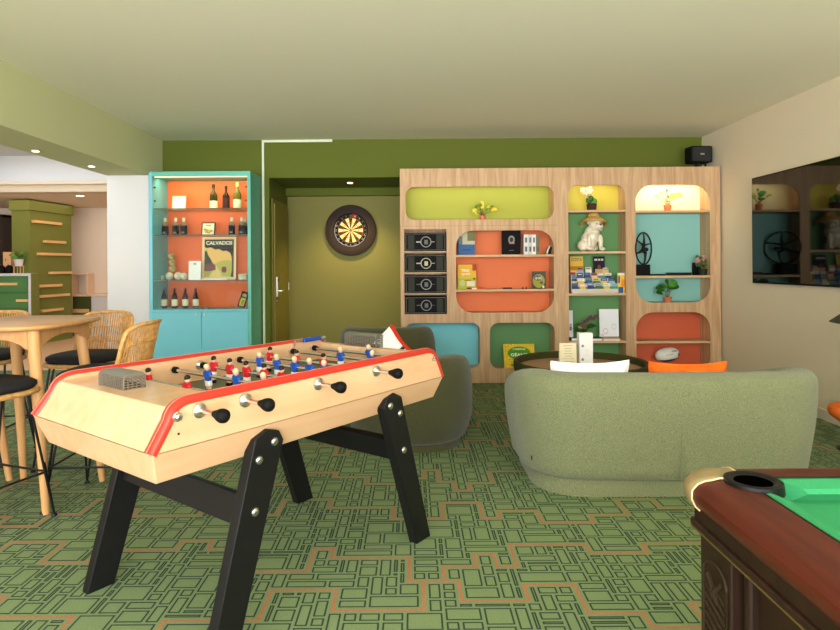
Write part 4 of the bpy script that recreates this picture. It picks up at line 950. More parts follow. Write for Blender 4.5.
def cushion(name, label, Mx, w, h, d, mats, cat='cushion', edge=.006, group=None):
    n = 20; vs = []; fs = []; t = thing(name, label, cat, (Mx @ Vector((0, 0, 0))), 0, group)
    def grid(sgn):
        vs = []; fs = []
        for i in range(n+1):
            for j in range(n+1):
                u, v = 2*i/n-1, 2*j/n-1; e = (1-u**4)*(1-v**4)
                pin = 1-.07*(1-abs(u*v)) - .0
                vs.append((u*w/2*(1-.08*(1-v*v)*0-.06*(1-abs(v))*abs(u)), sgn*(d/2*max(0, e)**.55+.003), h/2+v*h/2*(1-.15*(1-u*u)*abs(v))))
        for i in range(n):
            for j in range(n): q = i*(n+1)+j; fs.append((q, q+1, q+n+2, q+n+1))
        return vs, fs
    for sgn, nm, m_ in ((-1, 'front_cover', mats[0]), (1, 'back_cover', mats[-1])):
        vs, fs = grid(sgn); b_ = MB(Mx).add(vs, fs)
        b_.build(nm, m_, t, True, flat_angle=180)
    pts = []
    for k_ in range(4):
        for i in range(n):
            f = 2*i/n-1; u, v = ((f, -1), (1, f), (-f, 1), (-1, -f))[k_]
            pts.append((u*w/2*(1-.06*(1-abs(v))*abs(u)), 0, h/2+v*h/2*(1-.15*(1-u*u)*abs(v))))
    if len(mats) == 1: MB(Mx).tube(pts, edge, 8, True).build('edge_seam', mats[-1], t, True)
    else:
        MB(Mx).tube(pts[n:3*n+1], edge, 8).build('edge_band', mats[-1], t, True); MB(Mx).tube(pts[3*n:]+pts[:n+1], edge*.4, 8).build('edge_seam', mats[0], t, True)
    return t
xa, xb = PX(546, 3.72, 367), PX(622, 3.72, 367)
cushion('cushion', 'white cushion peeking above the sofa back, left of the orange one', T((xa+xb)/2, 3.64, .425) @ RZ(.03) @ RX(.14), xb-xa, .295, .14, [M['cushw']])
xa, xb = PX(642, 3.72, 367), PX(716, 3.72, 367)
cushion('cushion', 'orange velvet cushion peeking above the sofa back', T((xa+xb)/2, 3.64, .425) @ RZ(-.03) @ RX(.14), xb-xa, .285, .15, [M['cusho']])
tip = P(389, 326, 4.6)
MCU = T(tip.x, 4.6, tip.z-.222) @ RZ(-.35) @ RX(-.2) @ RY(.8) @ T(0, 0, -.16)
cu = cushion('cushion', 'white cushion with red edge standing on the nearer olive armchair', MCU, .32, .32, .1, [M['cushw'], cm((200, 54, 30), .8)], edge=.02)
MB(MCU).obox(T(.05, -.05, .25), -.012, .012, -.004, .004, -.05, .05).build('cushion_motif', cm((40, 44, 66)), cu)

# ================================================================ COFFEE TABLE AND CARDS
ccx, ccy, cr = 1.37, 4.92, .53
t = thing('coffee_table', 'round low coffee table with dark olive rim and brown top behind the sofa', 'table', (ccx, ccy, 0))
MB().lathe([(cr-.03, .425), (cr, .425), (cr+.006, .44), (cr+.006, .5), (cr-.004, .51), (cr-.024, .5), (cr-.026, .45), (cr-.03, .425)], (ccx, ccy, 0), 56).build('rim', cm((62, 62, 30), .6), t, True)
MB().lathe([(.01, .42), (cr-.022, .42), (cr-.022, .452), (.01, .452)], (ccx, ccy, 0), 56).build('table_top', mat('brown_table_top', (168, 134, 106), .5), t)
MB().lathe([(.3, 0), (.3, .02), (.06, .05), (.05, .3), (.09, .42)], (ccx, ccy, 0), 32).build('pedestal', cm((62, 62, 30), .6), t, True)
yc = 4.74; xa, xb = PX(579.3, yc, 345), PX(593, yc, 345)
t = thing('menu_stand', 'tall white card stand on the coffee table', 'menu stand', ((xa+xb)/2, yc, .452))
MB().box(xa, xb, yc, yc+.07, .4525, PZ(333.2, yc, 586)).build('card_sleeve', M['paper'], t, bevel=.002)
b = MB()
for py in (346, 359.5): c = P(582.7, py, yc); b.lathe([(.011, 0), (.011, .0012)], (c.x, yc, c.z), 14, A)
b.build('round_mark', M['grey'], t)
b = MB()
for py in range(350, 358, 2): c = P(587.5, py, yc); b.box(c.x-.02, c.x+.018, yc-.0008, yc, c.z, c.z+.002)
b.build('fine_print', cm((200, 198, 196)), t)
yc = 4.66; xa, xb = PX(560, yc, 352), PX(577, yc, 352)
t = thing('menu_card', 'cream folded menu card on the coffee table left of the white stand', 'menu card', ((xa+xb)/2, yc, .452))
Mx = T((xa+xb)/2, yc, .4525) @ RX(-.08); H = PZ(343.3, yc, 568)-.4525; W = xb-xa
MB(Mx).box(-W/2, W/2, 0, .003, 0, H).build('front_leaf', M['creamp'], t); MB(T((xa+xb)/2, yc+.065, .4525) @ RX(.2)).box(-W/2, W/2, -.003, 0, 0, H*.98).build('back_leaf', M['creamp'], t)
lines(9, .8, cm((190, 176, 140)), .2, .9, y=-.0008)(t, Mx, W, H)

# ================================================================ LAMP AND ORANGE SEAT AT THE RIGHT EDGE
lx, ly = 3.0, 3.75; e = P(840, 323, 3.75)
R0 = lx-e.x; t = thing('floor_lamp', 'dark conical lamp shade beside the television wall', 'lamp', (lx, ly, 0))
zb2 = P(832, 324, ly).z
MB().lathe([(R0, zb2), (.08, zb2+.2), (.076, zb2+.2), (R0-.006, zb2)], (lx, ly, 0), 36).build('lamp_shade', M['lamp'], t, True)
MB().lathe([(.14, 0), (.14, .015), (.012, .025), (.011, zb2+.18), (.02, zb2+.2)], (lx, ly, 0), 20).build('stand', M['blkm'], t, True)
MB().box(lx-.078, lx+.078, ly-.004, ly+.004, zb2+.19, zb2+.196).build('shade_bracket', M['blkm'], t)
ox, oy = 3.02, 4.02+.12; e = P(831.5, 412, oy)
t = thing('stool', 'round orange stool at the right edge near the beige wall', 'stool', (ox+.02, oy, 0))
rs = ox+.02-e.x
MB().lathe([(.02, e.z-.07), (rs*.6, e.z-.066), (rs*.92, e.z-.03), (rs, e.z), (rs*.95, e.z+.03), (rs*.7, e.z+.05), (.01, e.z+.055)], (ox+.02, oy, 0), 36).build('seat', cm((244, 118, 44), .6), t, True)
MB().lathe([(.1, 0), (.1, .012), (.03, .03), (.025, e.z-.06)], (ox+.02, oy, 0), 24).build('pedestal', M['blkm'], t, True)
WORLD, WORLD_LOW, REAR, LOBBY = 2.4, 5.6, 220, 42
# ================================================================ FOOTBALL TABLE
FA = math.radians(53.2); FC = Vector((-.6255-.015*math.cos(FA), 2.6435-.015*math.sin(FA), 0))
MF = T(FC.x, FC.y, 0) @ RZ(FA)
U = Vector((math.cos(FA), math.sin(FA))); N_ = Vector((math.sin(FA), -math.cos(FA)))
ft = thing('football_table', 'beech football table with red edging and black splayed legs on the green carpet', 'football table', (FC.x, FC.y, 0), FA)
def FB(): return MB(MF)
# local x = along the table, local y = across (negative y is the near right side)
HT, HC, HB = .885, .745, .64; UT, UC, UB = .703, .764, .735; WT, WC, WB = .405, .418, .37
ua, ub, wi = -.5, .655, .365      # pitch opening
b = FB()
def ring4(u0, u1, w, z): return [(u0, -w, z), (u1, -w, z), (u1, w, z), (u0, w, z)]
UN = .776; UF_ = .752
vs = ring4(-UB-.004, UB, WB, HB)+ring4(-UN, UF_, WC, HC)
b.add(vs, [(3, 2, 1, 0)]+[(i, (i+1) % 4, 4+(i+1) % 4, 4+i) for i in range(4)])
b.build('lower_case', M['beech'], ft, bevel=.004)
hd = .868                          # end decks sit just under the side rails
b = FB()
# side panels: slanted-ended boards with rounded upper corners
def side_profile(du=0, dz=0):
    pts = [(-UC, HC+.001)]
    r = .06
    for i in range(7):
        a = i/6; # quadratic corner
        p0 = Vector((-UT-.014, HT-.055)); p1 = Vector((-UT, HT)); p2 = Vector((-UT+.07, HT))
        q = p0*(1-a)**2+p1*2*a*(1-a)+p2*a*a; pts.append((q.x, q.y))
    pts += [(-x, z) for x, z in reversed(pts)]
    pts[0] = (-UN, pts[0][1]); pts[-1] = (UF_, pts[-1][1])
    return pts
SP = side_profile()
for s in (-1, 1):
    k = FB(); w0, w1 = s*(WT-.04), s*WT
    n = len(SP)
    def fn(u, v, w): return (u, w+s*(WC-WT)*(HT-v)/(HT-HC) if abs(w) > WT-.01 else w, v)
    k.prism(SP, fn, min(w0, w1), max(w0, w1)); k.build('side_panel', M['beech'], ft, bevel=.002)
# upper end panels with decks
for s, u_in in ((-1, ua), (1, ub)):
    k = FB(); a = WT-.04
    poly = [(s*(UN if s < 0 else UF_), HC+.001), (s*(UT+.01), hd-.012), (s*UT, hd), (u_in, hd), (u_in, .775), (u_in+s*.03, HC+.001)]
    k.prism(poly, lambda u, v, w: (u, w, v), -a, a); k.build('end_panel', M['beech'], ft, bevel=.003)
FB().box(ua-.01, ub+.01, -wi-.001, wi+.001, .765, .775).build('pitch', M['field'], ft)
b = FB(); zl = .7755
for x0_, x1_, y0_, y1_ in ((.075, .08, -wi, wi), (ua+.1, ua+.104, -.17, .17), (ub-.1, ub-.096, -.17, .17)): b.box(x0_, x1_, y0_, y1_, .775, zl)
b.tube([(.078+.1*math.cos(a*PI/16), .1*math.sin(a*PI/16), .775) for a in range(32)], .002, 5, True)
b.build('pitch_lines', cm((150, 150, 120)), ft)
# red edging over the side panels
for s in (-1, 1):
    path = [(u, z) for u, z in SP]; n = len(path)
    vs = []; fs = []
    sec = [(-.021, -.012), (-.022, .002), (-.017, .0095), (-.007, .012), (.007, .012), (.017, .0095), (.022, .002), (.021, -.012)]
    m = len(sec)
    for i in range(n):
        a_ = Vector(path[max(0, i-1)]); b_ = Vector(path[min(n-1, i+1)]); t_ = (b_-a_).normalized(); nr = Vector((-t_.y, t_.x))
        zc = path[i][1]; wy = WT-.018+(WC-WT)*(HT-zc)/(HT-HC)
        for o, h in sec: vs.append((path[i][0]+nr.x*h, s*(wy)+o, zc+nr.y*h))
    for i in range(n-1): fs += [(i*m+j, i*m+(j+1) % m, (i+1)*m+(j+1) % m, (i+1)*m+j) for j in range(m)]
    fs += [tuple(range(m))[::-1], tuple(range((n-1)*m, n*m))]
    rd = FB().add(vs, fs).build('red_edging', M['red'], ft, True, flat_angle=50)
    vs = []
    for i in range(n):
        a_ = Vector(path[max(0, i-1)]); b_ = Vector(path[min(n-1, i+1)]); t_ = (b_-a_).normalized(); nr = Vector((-t_.y, t_.x)); zc = path[i][1]; wy = WT-.018+(WC-WT)*(HT-zc)/(HT-HC)
        vs.append((path[i][0]+nr.x*.0118, s*wy, zc+nr.y*.0118))
    FB().tube(vs, .0014, 5).build('highlight_line', cm((244, 150, 130)), rd)  # pale line paints a highlight along the red edging
# legs, bolts, stretchers
for su in (-1, 1):
    for sn in (-1, 1):
        y0_, y1_ = sn*.378, sn*.424
        top = (.335, .725); ft_ = (.572 if su > 0 else .545, 0); 
        d = Vector((ft_[0]-top[0], ft_[1]-top[1])).normalized(); pr = Vector((-d.y, d.x))   # pr towards table end
        hw0, hw1 = .064, .052
        pts = [(ft_[0]-hw1*1.05, 0), (ft_[0]+hw1*1.05, 0)]
        tp = Vector(top); e0 = tp+pr*hw0; e1 = tp-pr*hw0
        pts += [(e0.x+d.x*.04, e0.y+d.y*.04), (e0.x-pr.x*.04-d.x*.0, e0.y-pr.y*.04), (e1.x+pr.x*.03, e1.y+pr.y*.03), (e1.x+d.x*.03, e1.y+d.y*.03)]
        k = FB(); k.prism([(su*x, z) for x, z in pts], lambda u, v, w: (u, w, v), min(y0_, y1_), max(y0_, y1_))
        lg = k.build('leg', M['blackwood'], ft, bevel=.003)
        for (ox_, t_) in ((-.022, .04), (.03, .105), (0, .275)):
            c = tp+d*t_+pr*ox_
            FB().lathe([(.015, 0), (.015, .003), (.012, .007), (.004, .009)], (su*c.x, y1_, c.y), 12, RX(PI/2*(1 if sn < 0 else -1))).build('bolt', M['steel'], lg, True)
    k = FB(); cx = su*.424
    k.obox(T(cx, 0, .46) @ RY(su*-.29), -.02, .02, -.378, .378, -.05, .05)
    k.build('stretcher', M['blackwood'], ft, bevel=.003)
# rods, players, handles
def nfrom(px, u): k = (px-CX)/FPX; return (k*(FC.y+u*U.y)-FC.x-u*U.x)/(N_.x-k*N_.y)
HR = .846
rods = [(-.615, 'r', []), (-.44, 'r', [147, 186]), (-.24, 'b', [207, 236, 262]), (-.098, 'r', [213, 229, 246, 263.5, 281]), (.105, 'b', [259, 276.5, 294, 309, 323]), (.246, 'r', [269, 295.5, 323]), (.445, 'b', [340, 372]), (.6, 'b', [368.6])]
skin = cm((226, 184, 156)); 
R = random.Random(2)
for u, col, men in rods:
    right = col == 'r'; sgn = -1 if right else 1          # local y of the handle side
    k = FB(); k.tube([(u, -sgn*.372, HR), (u, sgn*.5, HR)], .0078, 10)
    rod = k.build('rod', M['chrome'], ft, True)
    hn = FB(); hn.lathe([(.008, 0), (.011, .005), (.013, .014), (.02, .032), (.0225, .045), (.0205, .057), (.012, .065), (.002, .067)], (u, sgn*.485, HR), 18, RX(PI/2*(1 if sgn < 0 else -1)))
    hn.build('handle', M['blk'], rod, True)
    for s in (-1, 1):
        if s != sgn:
            if u > -.5: FB().lathe([(.021, 0), (.021, .006), (.013, .016), (.009, .018)], (u, s*(WT-.04), HR), 16, RX(PI/2*(1 if s > 0 else -1))).build('bearing', M['steel'], ft, True)
            continue
        q = FB(); q.lathe([(.024, -.001), (.024, .004), (.014, .009), (.012, .012)], (u, s*(WT+.007), HR), 18, RX(PI/2*(1 if s < 0 else -1)))
        q.build('bearing', M['steel'], ft, True)
    ns = [nfrom(px, u) for px in men]
    if u < -.6: continue
    for n_ in ns:
        if abs(n_) > .33: continue
        y = -n_; tl = R.uniform(-.12, .12)
        Mm = MF @ T(u, y, HR) @ RY(tl)
        q = MB(Mm)
        q.k = 0; q.prism(rrect(-.011, .011, -.017, .017, .006, 3), lambda a, b_, w: (a*(1-.25*max(0, -w)/.02), b_*(1-.2*max(0, -w)/.02), w), -.02, .021)
        q.ball((0, -.019, .006), (.009, .006, .013), 8); q.ball((0, .019, .006), (.009, .006, .013), 8)
        q.k = 1; q.prism(rrect(-.0105, .0105, -.0145, .0145, .005, 3), lambda a, b_, w: (a, b_, w), -.042, -.02)
        q.k = 2; q.ball((0, 0, .034), (.0115, .0115, .014), 10); q.prism(rrect(-.007, .007, -.011, .011, .003, 2), lambda a, b_, w: (a, b_, w), -.058, -.042)
        q.k = 3; q.ball((-.002, 0, .039), (.0118, .0122, .012), 10)
        q.k = 4; q.prism(rrect(-.011, .011, -.012, .012, .003, 2), lambda a, b_, w: (a, b_, w), -.07, -.056)
        sh = cm((200, 36, 44), .35) if col == 'r' else cm((36, 84, 180), .35)
        q.build('player_figure', [sh, cm((240, 238, 232), .4), skin, cm((34, 28, 24) if col == 'r' else (228, 200, 160), .4), cm((24, 24, 26), .4)], rod, True, flat_angle=50)
    for e in (-.33, .33):
        if all(abs(-n_-e) > .05 for n_ in ns): FB().lathe([(.008, 0), (.015, .002), (.015, .02), (.008, .022)], (u, e-.011, HR), 12, RX(-PI/2)).build('rubber_buffer', M['blk'], rod, True)
# goal cages on the end decks
for cu_, cn, hx, hy, hz, mm_ in ((-.615, .066, .04, .088, .045, M['cage']), (.688, .05, .028, .11, .06, M['cage'])):
    cg = []
    k = FB(); x0_, x1_, y0_, y1_, z0_, z1_ = cu_-hx, cu_+hx, cn-hy, cn+hy, hd, hd+hz
    for i in range(8):                                    # long slats
        z = z0_+.004+(hz-.008)*i/7
        k.box(x0_, x0_+.002, y0_, y1_, z-.0015, z+.0015)
        k.box(x1_-.002, x1_, y0_, y1_, z-.0015, z+.0015)
    for i in range(13):
        y = y0_+(y1_-y0_)*i/12
        k.box(x0_, x0_+.002, y-.0022, y+.0022, z0_, z1_)
    for i in range(6):
        x = x0_+(x1_-x0_)*i/5
        k.box(x-.0022, x+.0022, y0_, y0_+.002, z0_, z1_); k.box(x-.0022, x+.0022, y1_-.002, y1_, z0_, z1_)
    for i in range(6):
        z = z0_+hz*i/5; k.box(x0_, x1_, y0_, y0_+.002, z-.002, z+.002); k.box(x0_, x1_, y1_-.002, y1_, z-.002, z+.002)
    cgo = k.build('goal_cage', mm_, ft)
    k = FB(); k.prism([(x0_-.002, z1_), (x1_+.002, z1_), (x1_-.012, z1_+.012), (x0_+.012, z1_+.012)], lambda u, v, w: (u, w, v), y0_-.002, y1_+.002)
    k.build('cage_roof', mm_, cgo, bevel=.001)
    FB().box(x0_+.01, x1_-.01, y0_+.01, y1_-.01, z0_+.001, z0_+.012).build('cage_floor', cm((96, 60, 46)), cgo)
# score counter on the far left rail
k = FB(); k.tube([(.48, .35, .893), (.695, .35, .893)], .004, 8); sc_ = k.build('score_rod', M['steel'], ft, True)
for i in range(10): FB().lathe([(.004, 0), (.0115, .001), (.0115, .0105), (.004, .0115)], (.535+i*.0125, .35, .893), 12, RY(PI/2)).build('score_bead', cm((36, 80, 176), .35), sc_, True)
FB().lathe([(.004, 0), (.012, .004), (.012, .012), (.004, .016)], (.68, .35, .893), 12, RY(PI/2)).build('end_knob', M['steel'], sc_, True)
FB().box(.47, .478, .345, .355, .862, .9).box(.697, .705, .345, .355, .862, .9).build('rod_bracket', M['steel'], sc_)
# small marks on the case
c = P(170, 411, 1.85)
FB().lathe([(.016, 0), (.016, .004), (.012, .006), (.012, .014), (.006, .017)], (-.692, -(WT+.004), .842), 8, RX(PI/2)).build('lock_nut', M['steel'], ft)
FB().lathe([(.004, 0), (.004, .001)], (-.69, -(WT+.0095), .79), 8, RX(PI/2)).build('coin_screw', M['dark'], ft)
ml = MF @ T(.685, -(WT+.005), .845) @ RX(PI/2)
k = MB(ml); k.tube([(-.014, -.012, 0), (-.004, .002, 0), (.004, .012, 0), (.01, .016, 0)], .0016, 5); k.tube([(-.016, -.004, 0), (0, -.002, 0), (.014, -.006, 0)], .0016, 5); k.tube([(-.006, -.014, 0), (.006, -.014, 0), (.016, -.012, 0)], .0016, 5)
k.build('maker_emblem', cm((110, 110, 100)), ft)
ml = MF @ T(-.02, WT-.0405, .84) @ RX(PI/2)
k = MB(ml); k.tube([(-.03, -.006, 0), (-.022, .008, 0), (-.014, -.004, 0), (-.006, .006, 0), (0, -.004, 0), (.008, .006, 0), (.014, -.002, 0), (.022, .004, 0), (.03, .002, 0)], .0011, 5)
k.build('script_mark', cm((170, 110, 100)), ft)

# ================================================================ POOL TABLE
PXl, PYf = .660, 1.507
pt = thing('pool_table', 'mahogany pool table corner with green cloth at the lower right', 'pool table', (1.3, .3, 0))
XE, YE = 1.98, -1.0
prof = [(.012, .722), (.002, .732), (-.006, .748), (-.005, .766), (.006, .782), (.02, .79), (.03, .792), (.042, .797), (.052, .8), (.1, .8), (.1, .764), (.03, .722)]
k = MB(); k.add([(PXl+d, y, z) for y, f in ((PYf, 1), (YE, 0)) for d, z in prof], []); k.v = []; k.f = []; k.mi = []
n = len(prof)
CC = .075
fs = [(i, (i+1) % n, n+(i+1) % n, n+i) for i in range(n)]+[tuple(range(n)), tuple(range(n, 2*n))[::-1]]
vs = [(PXl+d, PYf-CC-.012, z) for d, z in prof]+[(PXl+d, YE+d, z) for d, z in prof]
MB().add(vs, fs).build('side_rail', M['mahog'], pt, True, flat_angle=30)
vs = [(PXl+CC+.012, PYf-d*1.1, z) for d, z in prof]+[(XE-d, PYf-d*1.1, z) for d, z in prof]
MB().add(vs, fs).build('end_rail', M['mahogx'], pt, True, flat_angle=30)
vs = [(XE-d, PYf-d, z) for d, z in prof]+[(XE-d, YE+d, z) for d, z in prof]
MB().add(vs, fs).build('side_rail', M['mahog'], pt, True, flat_angle=30)
vs = [(PXl+d, YE+d, z) for d, z in prof]+[(XE-d, YE+d, z) for d, z in prof]
MB().add(vs, fs).build('end_rail', M['mahogx'], pt, True, flat_angle=30)
MB().box(PXl+.1, XE-.1, YE+.1, PYf-.1, .72, .757).build('cloth_bed', M['cloth'], pt)
# cushions
g0 = PXl+.101; h0 = PYf-.113
cpf = [(0, .757), (0, .798), (.012, .8), (.044, .79), (.05, .78), (.03, .757)]
n2 = len(cpf)
def cush(fa, fb):
    vs = [fa(d, z) for d, z in cpf]+[fb(d, z) for d, z in cpf]
    return MB().add(vs, [(i, (i+1) % n2, n2+(i+1) % n2, n2+i) for i in range(n2)]+[tuple(range(n2)), tuple(range(n2, 2*n2))[::-1]])
cush(lambda d, z: (g0+d, h0-.062-d*1.3, z), lambda d, z: (g0+d, YE+.17+d*1.3, z)).build('rail_cushion', M['cloth'], pt)
cush(lambda d, z: (g0+.058+d*1.3, h0-d, z), lambda d, z: (XE-.17-d*1.3, h0-d, z)).build('rail_cushion', M['cloth'], pt)
MB().box(g0-.004, g0, YE+.17, h0-.06, .785, .8012).box(g0+.06, XE-.17, h0, h0+.004, .785, .8012).build('cushion_seam', cm((20, 40, 28)), pt)
pcx, pcy = g0+.010, h0-.032
pk = MB().lathe([(.001, .802), (.034, .802), (.042, .8035), (.048, .808), (.055, .8095), (.0605, .807), (.063, .785)], (pcx, pcy, 0), 36)
pk = pk.build('pocket_leather', M['leather'], pt, True)
MB().lathe([(.001, .8025), (.04, .8025), (.04, .8035), (.001, .8035)], (pcx, pcy, 0), 28).build('pocket_shade_disc', mat('pocket_shade_black', (2, 2, 2), 1, spec=0), pk)  # flat black disc paints in the shaded depth of the pocket
MB().lathe([(.05, .798), (.052, .75), (.045, .68), (.02, .66), (.01, .662), (.04, .69), (.046, .75), (.044, .798)], (pcx, pcy, 0), 24).build('pocket_bag', M['leather'], pk, True)
# brass corner cap following the rail profile across the mitre
vs = []; fs = []; st = [(PXl, PYf-CC-.03)]+[(PXl+CC-CC*math.cos(a*PI/16), PYf-CC+CC*math.sin(a*PI/16)) for a in range(9)]+[(PXl+CC+.03, PYf)]
pr2 = [(.008, .722), (-.002, .731), (-.009, .748), (-.008, .768), (.004, .784), (.02, .793), (.032, .796), (.05, .803), (.09, .8035), (.2, .8035)]
m = len(pr2); ic = Vector((pcx, pcy))
for (x, y) in st:
    dr = (ic-Vector((x, y))); L_ = dr.length; dr.normalize()
    for d, z in pr2: q = Vector((x, y))+dr*min(d, L_-.06); vs.append((q.x, q.y, z))
for i in range(len(st)-1): fs += [(i*m+j, i*m+j+1, (i+1)*m+j+1, (i+1)*m+j) for j in range(m-1)]
cp = MB().add(vs, fs).build('corner_cap', M['brass'], pt, True, flat_angle=50)
md = cp.modifiers.new('thick', 'SOLIDIFY'); md.thickness = .003
for i0 in (0, len(st)-1):
    MB().tube([vs[i0*m+j] for j in range(m-1)], .002, 6).build('cap_rim', cm((226, 196, 150), .3), cp, True)
# apron, mouldings and panelled body
def ringbox(nm, d0, z0_, z1_, m_, bev=.003): return MB().box(PXl+d0, XE-d0, YE+d0, PYf-d0, z0_, z1_).build(nm, m_, pt, bevel=bev)
ringbox('apron', .03, .672, .735, M['walnut']); ringbox('apron_moulding', .022, .655, .675, M['walnut'], .006); ringbox('gold_line', .0245, .6515, .6555, M['gold'], 0)
ringbox('body_frieze', .045, .56, .652, M['walnut']) if 0 else None
ringbox('body_panel', .075, .04, .652, M['walnut'])
for px_, py_ in ((PXl+.04, PYf-.04-.14),):
    MB().box(px_, px_+.12, py_, py_+.14, .0, .652).build('corner_pilaster', M['walnut'], pt, bevel=.004)
pl_ = MB().box(PXl+.055, PXl+.09, PYf-.225, PYf-.2, .04, .652).build('panel_moulding', M['walnut'], pt, bevel=.008)
# carved arched panel with slanting flutes on the pilaster's outer face
xo = PXl+.04; yc0, yc1 = PYf-.165, PYf-.058
k = MB(); n_ = 10
arch = [(yc0, .08), (yc1, .08)]+[((yc0+yc1)/2+(yc1-yc0)/2*math.cos(a*PI/n_), .565+.035*math.sin(a*PI/n_)) for a in range(n_+1)]
k.tube([(xo-.001, y, z) for y, z in arch], .004, 6, True)
ch = k.build('carved_border', M['walnutg'], pt, True)
k = MB()
for i in range(22):
    z = .085+i*.022; a0, a1 = (xo, yc0+.008, z), (xo, yc1-.008, z+.03)
    if z+.03 < .57: k.tube([a0, a1], .0045, 6)
k.build('carved_flutes', M['walnutg'], ch, True)
k = MB(); 
for s_ in (-1, 1): k.tube([(xo-.001, (yc0+yc1)/2+s_*.03, .565), (xo-.002, (yc0+yc1)/2, .535), (xo-.001, (yc0+yc1)/2+s_*.015, .51)], [.006, .009, .004], 6)
k.build('carved_rosette', M['walnutg'], ch, True)

# ================================================================ BAR TABLES AND RATTAN STOOLS
def sq(t_, a, b_, e=3.2): c, s_ = math.cos(t_), math.sin(t_); return (a*math.copysign(abs(c)**(2/e), c), b_*math.copysign(abs(s_)**(2/e), s_))
def bar_table(cx, cy, label, legs):
    t = thing('bar_table', label, 'table', (cx, cy, 0), 0, 'light wooden bar tables')
    hx, hy = .335, .39; pts = [sq(2*PI*i/48, hx, hy) for i in range(48)]
    k = MB(); n = 48; vs = []
    for s_, z in ((.93, .972), (.985, .98), (1, .99), (.995, .997), (.98, 1.0)): vs += [(cx+x*s_, cy+y*s_, z) for x, y in pts]
    fs = [(i*n+j, i*n+(j+1) % n, (i+1)*n+(j+1) % n, (i+1)*n+j) for i in range(4) for j in range(n)]+[tuple(range(n))[::-1], tuple(range(4*n, 5*n))]
    k.add(vs, fs).build('table_top', M['ashtop'], t, True, flat_angle=50)
    ax, ay = .22, .26
    for nm, horiz, o in (('apron', 1, -ay), ('apron', 1, ay), ('apron', 0, -ax), ('apron', 0, ax)):
        L_ = ax if horiz else ay
        prof = [(-L_, .972), (L_, .972), (L_, .86)]+[(L_*(1-2*i/12), .875+.055*math.sin(PI*min(1, max(0, (i/12-.1)/.8)))**.6) for i in range(1, 12)]+[(-L_, .86)]
        k = MB()
        if horiz: k.prism(prof, lambda u, v, w: (cx+u, cy+o+w, v), -.011, .011)
        else: k.prism(prof, lambda u, v, w: (cx+o+w, cy+u, v), -.011, .011)
        k.build(nm, M['ash'], t)
    for (tx_, ty_, bx, by) in legs:
        k = MB(); k.tube([(tx_, ty_, .972), ((tx_+bx)/2, (ty_+by)/2, .5), (bx, by, 0)], [.032, .027, .018], 14); k.build('leg', M['ash'], t, True)
    return t
cx, cy = -2.2, 3.4
Ls = [(-1.985, 3.14, -1.94, 3.165), (-2.015, 3.62, -1.893, 3.652), (-2.40, 3.62, -2.38, 3.665), (-2.42, 3.14, -2.45, 3.12)]
bar_table(cx, cy, 'light wooden bar table with scalloped apron beside the football table', Ls)
bar_table(cx-.68, cy+.03, 'light wooden bar table at the left edge of the photo beside the other one', [(a-.68+(.1 if i == 1 else 0), b_, c-.58 if i in (1,) else c-.68, d_+.02) for i, (a, b_, c, d_) in enumerate(Ls)])
def stool(cx, cy, rot, label, sh=.70, bh=.30, lean=.22):
    t = thing('rattan_bar_chair', label, 'bar chair', (cx, cy, 0), rot, 'rattan bar chairs')
    Mx = T(cx, cy, 0) @ RZ(rot)                             # faces local -y ; back at +y
    # seat frame
    sp_ = [sq(2*PI*i/32, .22, .21, 3) for i in range(32)]
    k = MB(Mx); k.tube([(x, y, sh-.03) for x, y in sp_], .014, 8, True)
    for i in range(9): x = -.18+.045*i; yy = .21*(1-abs(x/.22)**3)**(1/3); k.tube([(x, -yy, sh-.03), (x, yy, sh-.03)], .008, 6)
    k.build('seat_frame', M['rattan'], t, True)
    k = MB(Mx); n = 32; vs = []
    for s_, z in ((.93, sh-.018), (1.0, sh), (.99, sh+.018), (.9, sh+.03), (.5, sh+.036)): vs += [(x*s_, y*s_, z) for x, y in sp_]
    fs = [(i*n+j, i*n+(j+1) % n, (i+1)*n+(j+1) % n, (i+1)*n+j) for i in range(4) for j in range(n)]+[tuple(range(n))[::-1], tuple(range(4*n, 5*n))]
    k.add(vs, fs).build('seat_pad', M['padblk'], t, True, flat_angle=60)
    # curved cane back
    def bp(a, h):                                           # a in -1..1 across, h 0..1 up
        th = a*1.0; r = .225; top = bh*(1-.16*abs(a)**4)
        return (r*math.sin(th)*1.04, .04+(r-.04)*math.cos(th)*1.0+lean*h*bh, sh-.02+h*top)
    k = MB(Mx)
    rim = [bp(-1, h/8) for h in range(8)]+[bp(-.97+1.94*i/20, 1) for i in range(21)]+[bp(1, 1-(h+1)/8) for h in range(8)]
    k.tube(rim, .0125, 8)
    k.tube([bp(-1+2*i/20, .0) for i in range(21)], .011, 8)
    rm_ = k.build('back_rim', M['rattan'], t, True)
    k = MB(Mx)
    for i in range(27): a = -.95+1.9*i/26; k.tube([bp(a, 0), bp(a, .5), bp(a, .985)], .0052, 5)
    for h in (.33, .66): k.tube([bp(-1+2*i/20, h) for i in range(21)], .006, 6)
    k.build('back_canes', M['rattan'], t, True)
    for sx, sy in ((-1, -1), (1, -1), (1, 1), (-1, 1)):
        k = MB(Mx); f = Vector((sx*.225, sy*.215, .012)); 
        k.tube([(sx*.19, sy*.1, sh-.04), f], .0068, 6); k.tube([(sx*.1, sy*.18, sh-.04), f], .0068, 6)
        k.lathe([(.016, -.012), (.016, -.004), (.009, .004)], f, 10)
        k.build('leg', M['blkm'], t, True)
    k = MB(Mx); q = [(-.213, -.185, .24), (.213, -.185, .24), (.213, .185, .24), (-.213, .185, .24)]
    for i in range(4): k.tube([q[i], q[(i+1) % 4]], .0062, 6)
    k.build('foot_rail', M['blkm'], t, True)
    return t
stool(-2.17, 4.0, -.12, 'rattan bar chair beyond the bar table, its cane back facing the camera')
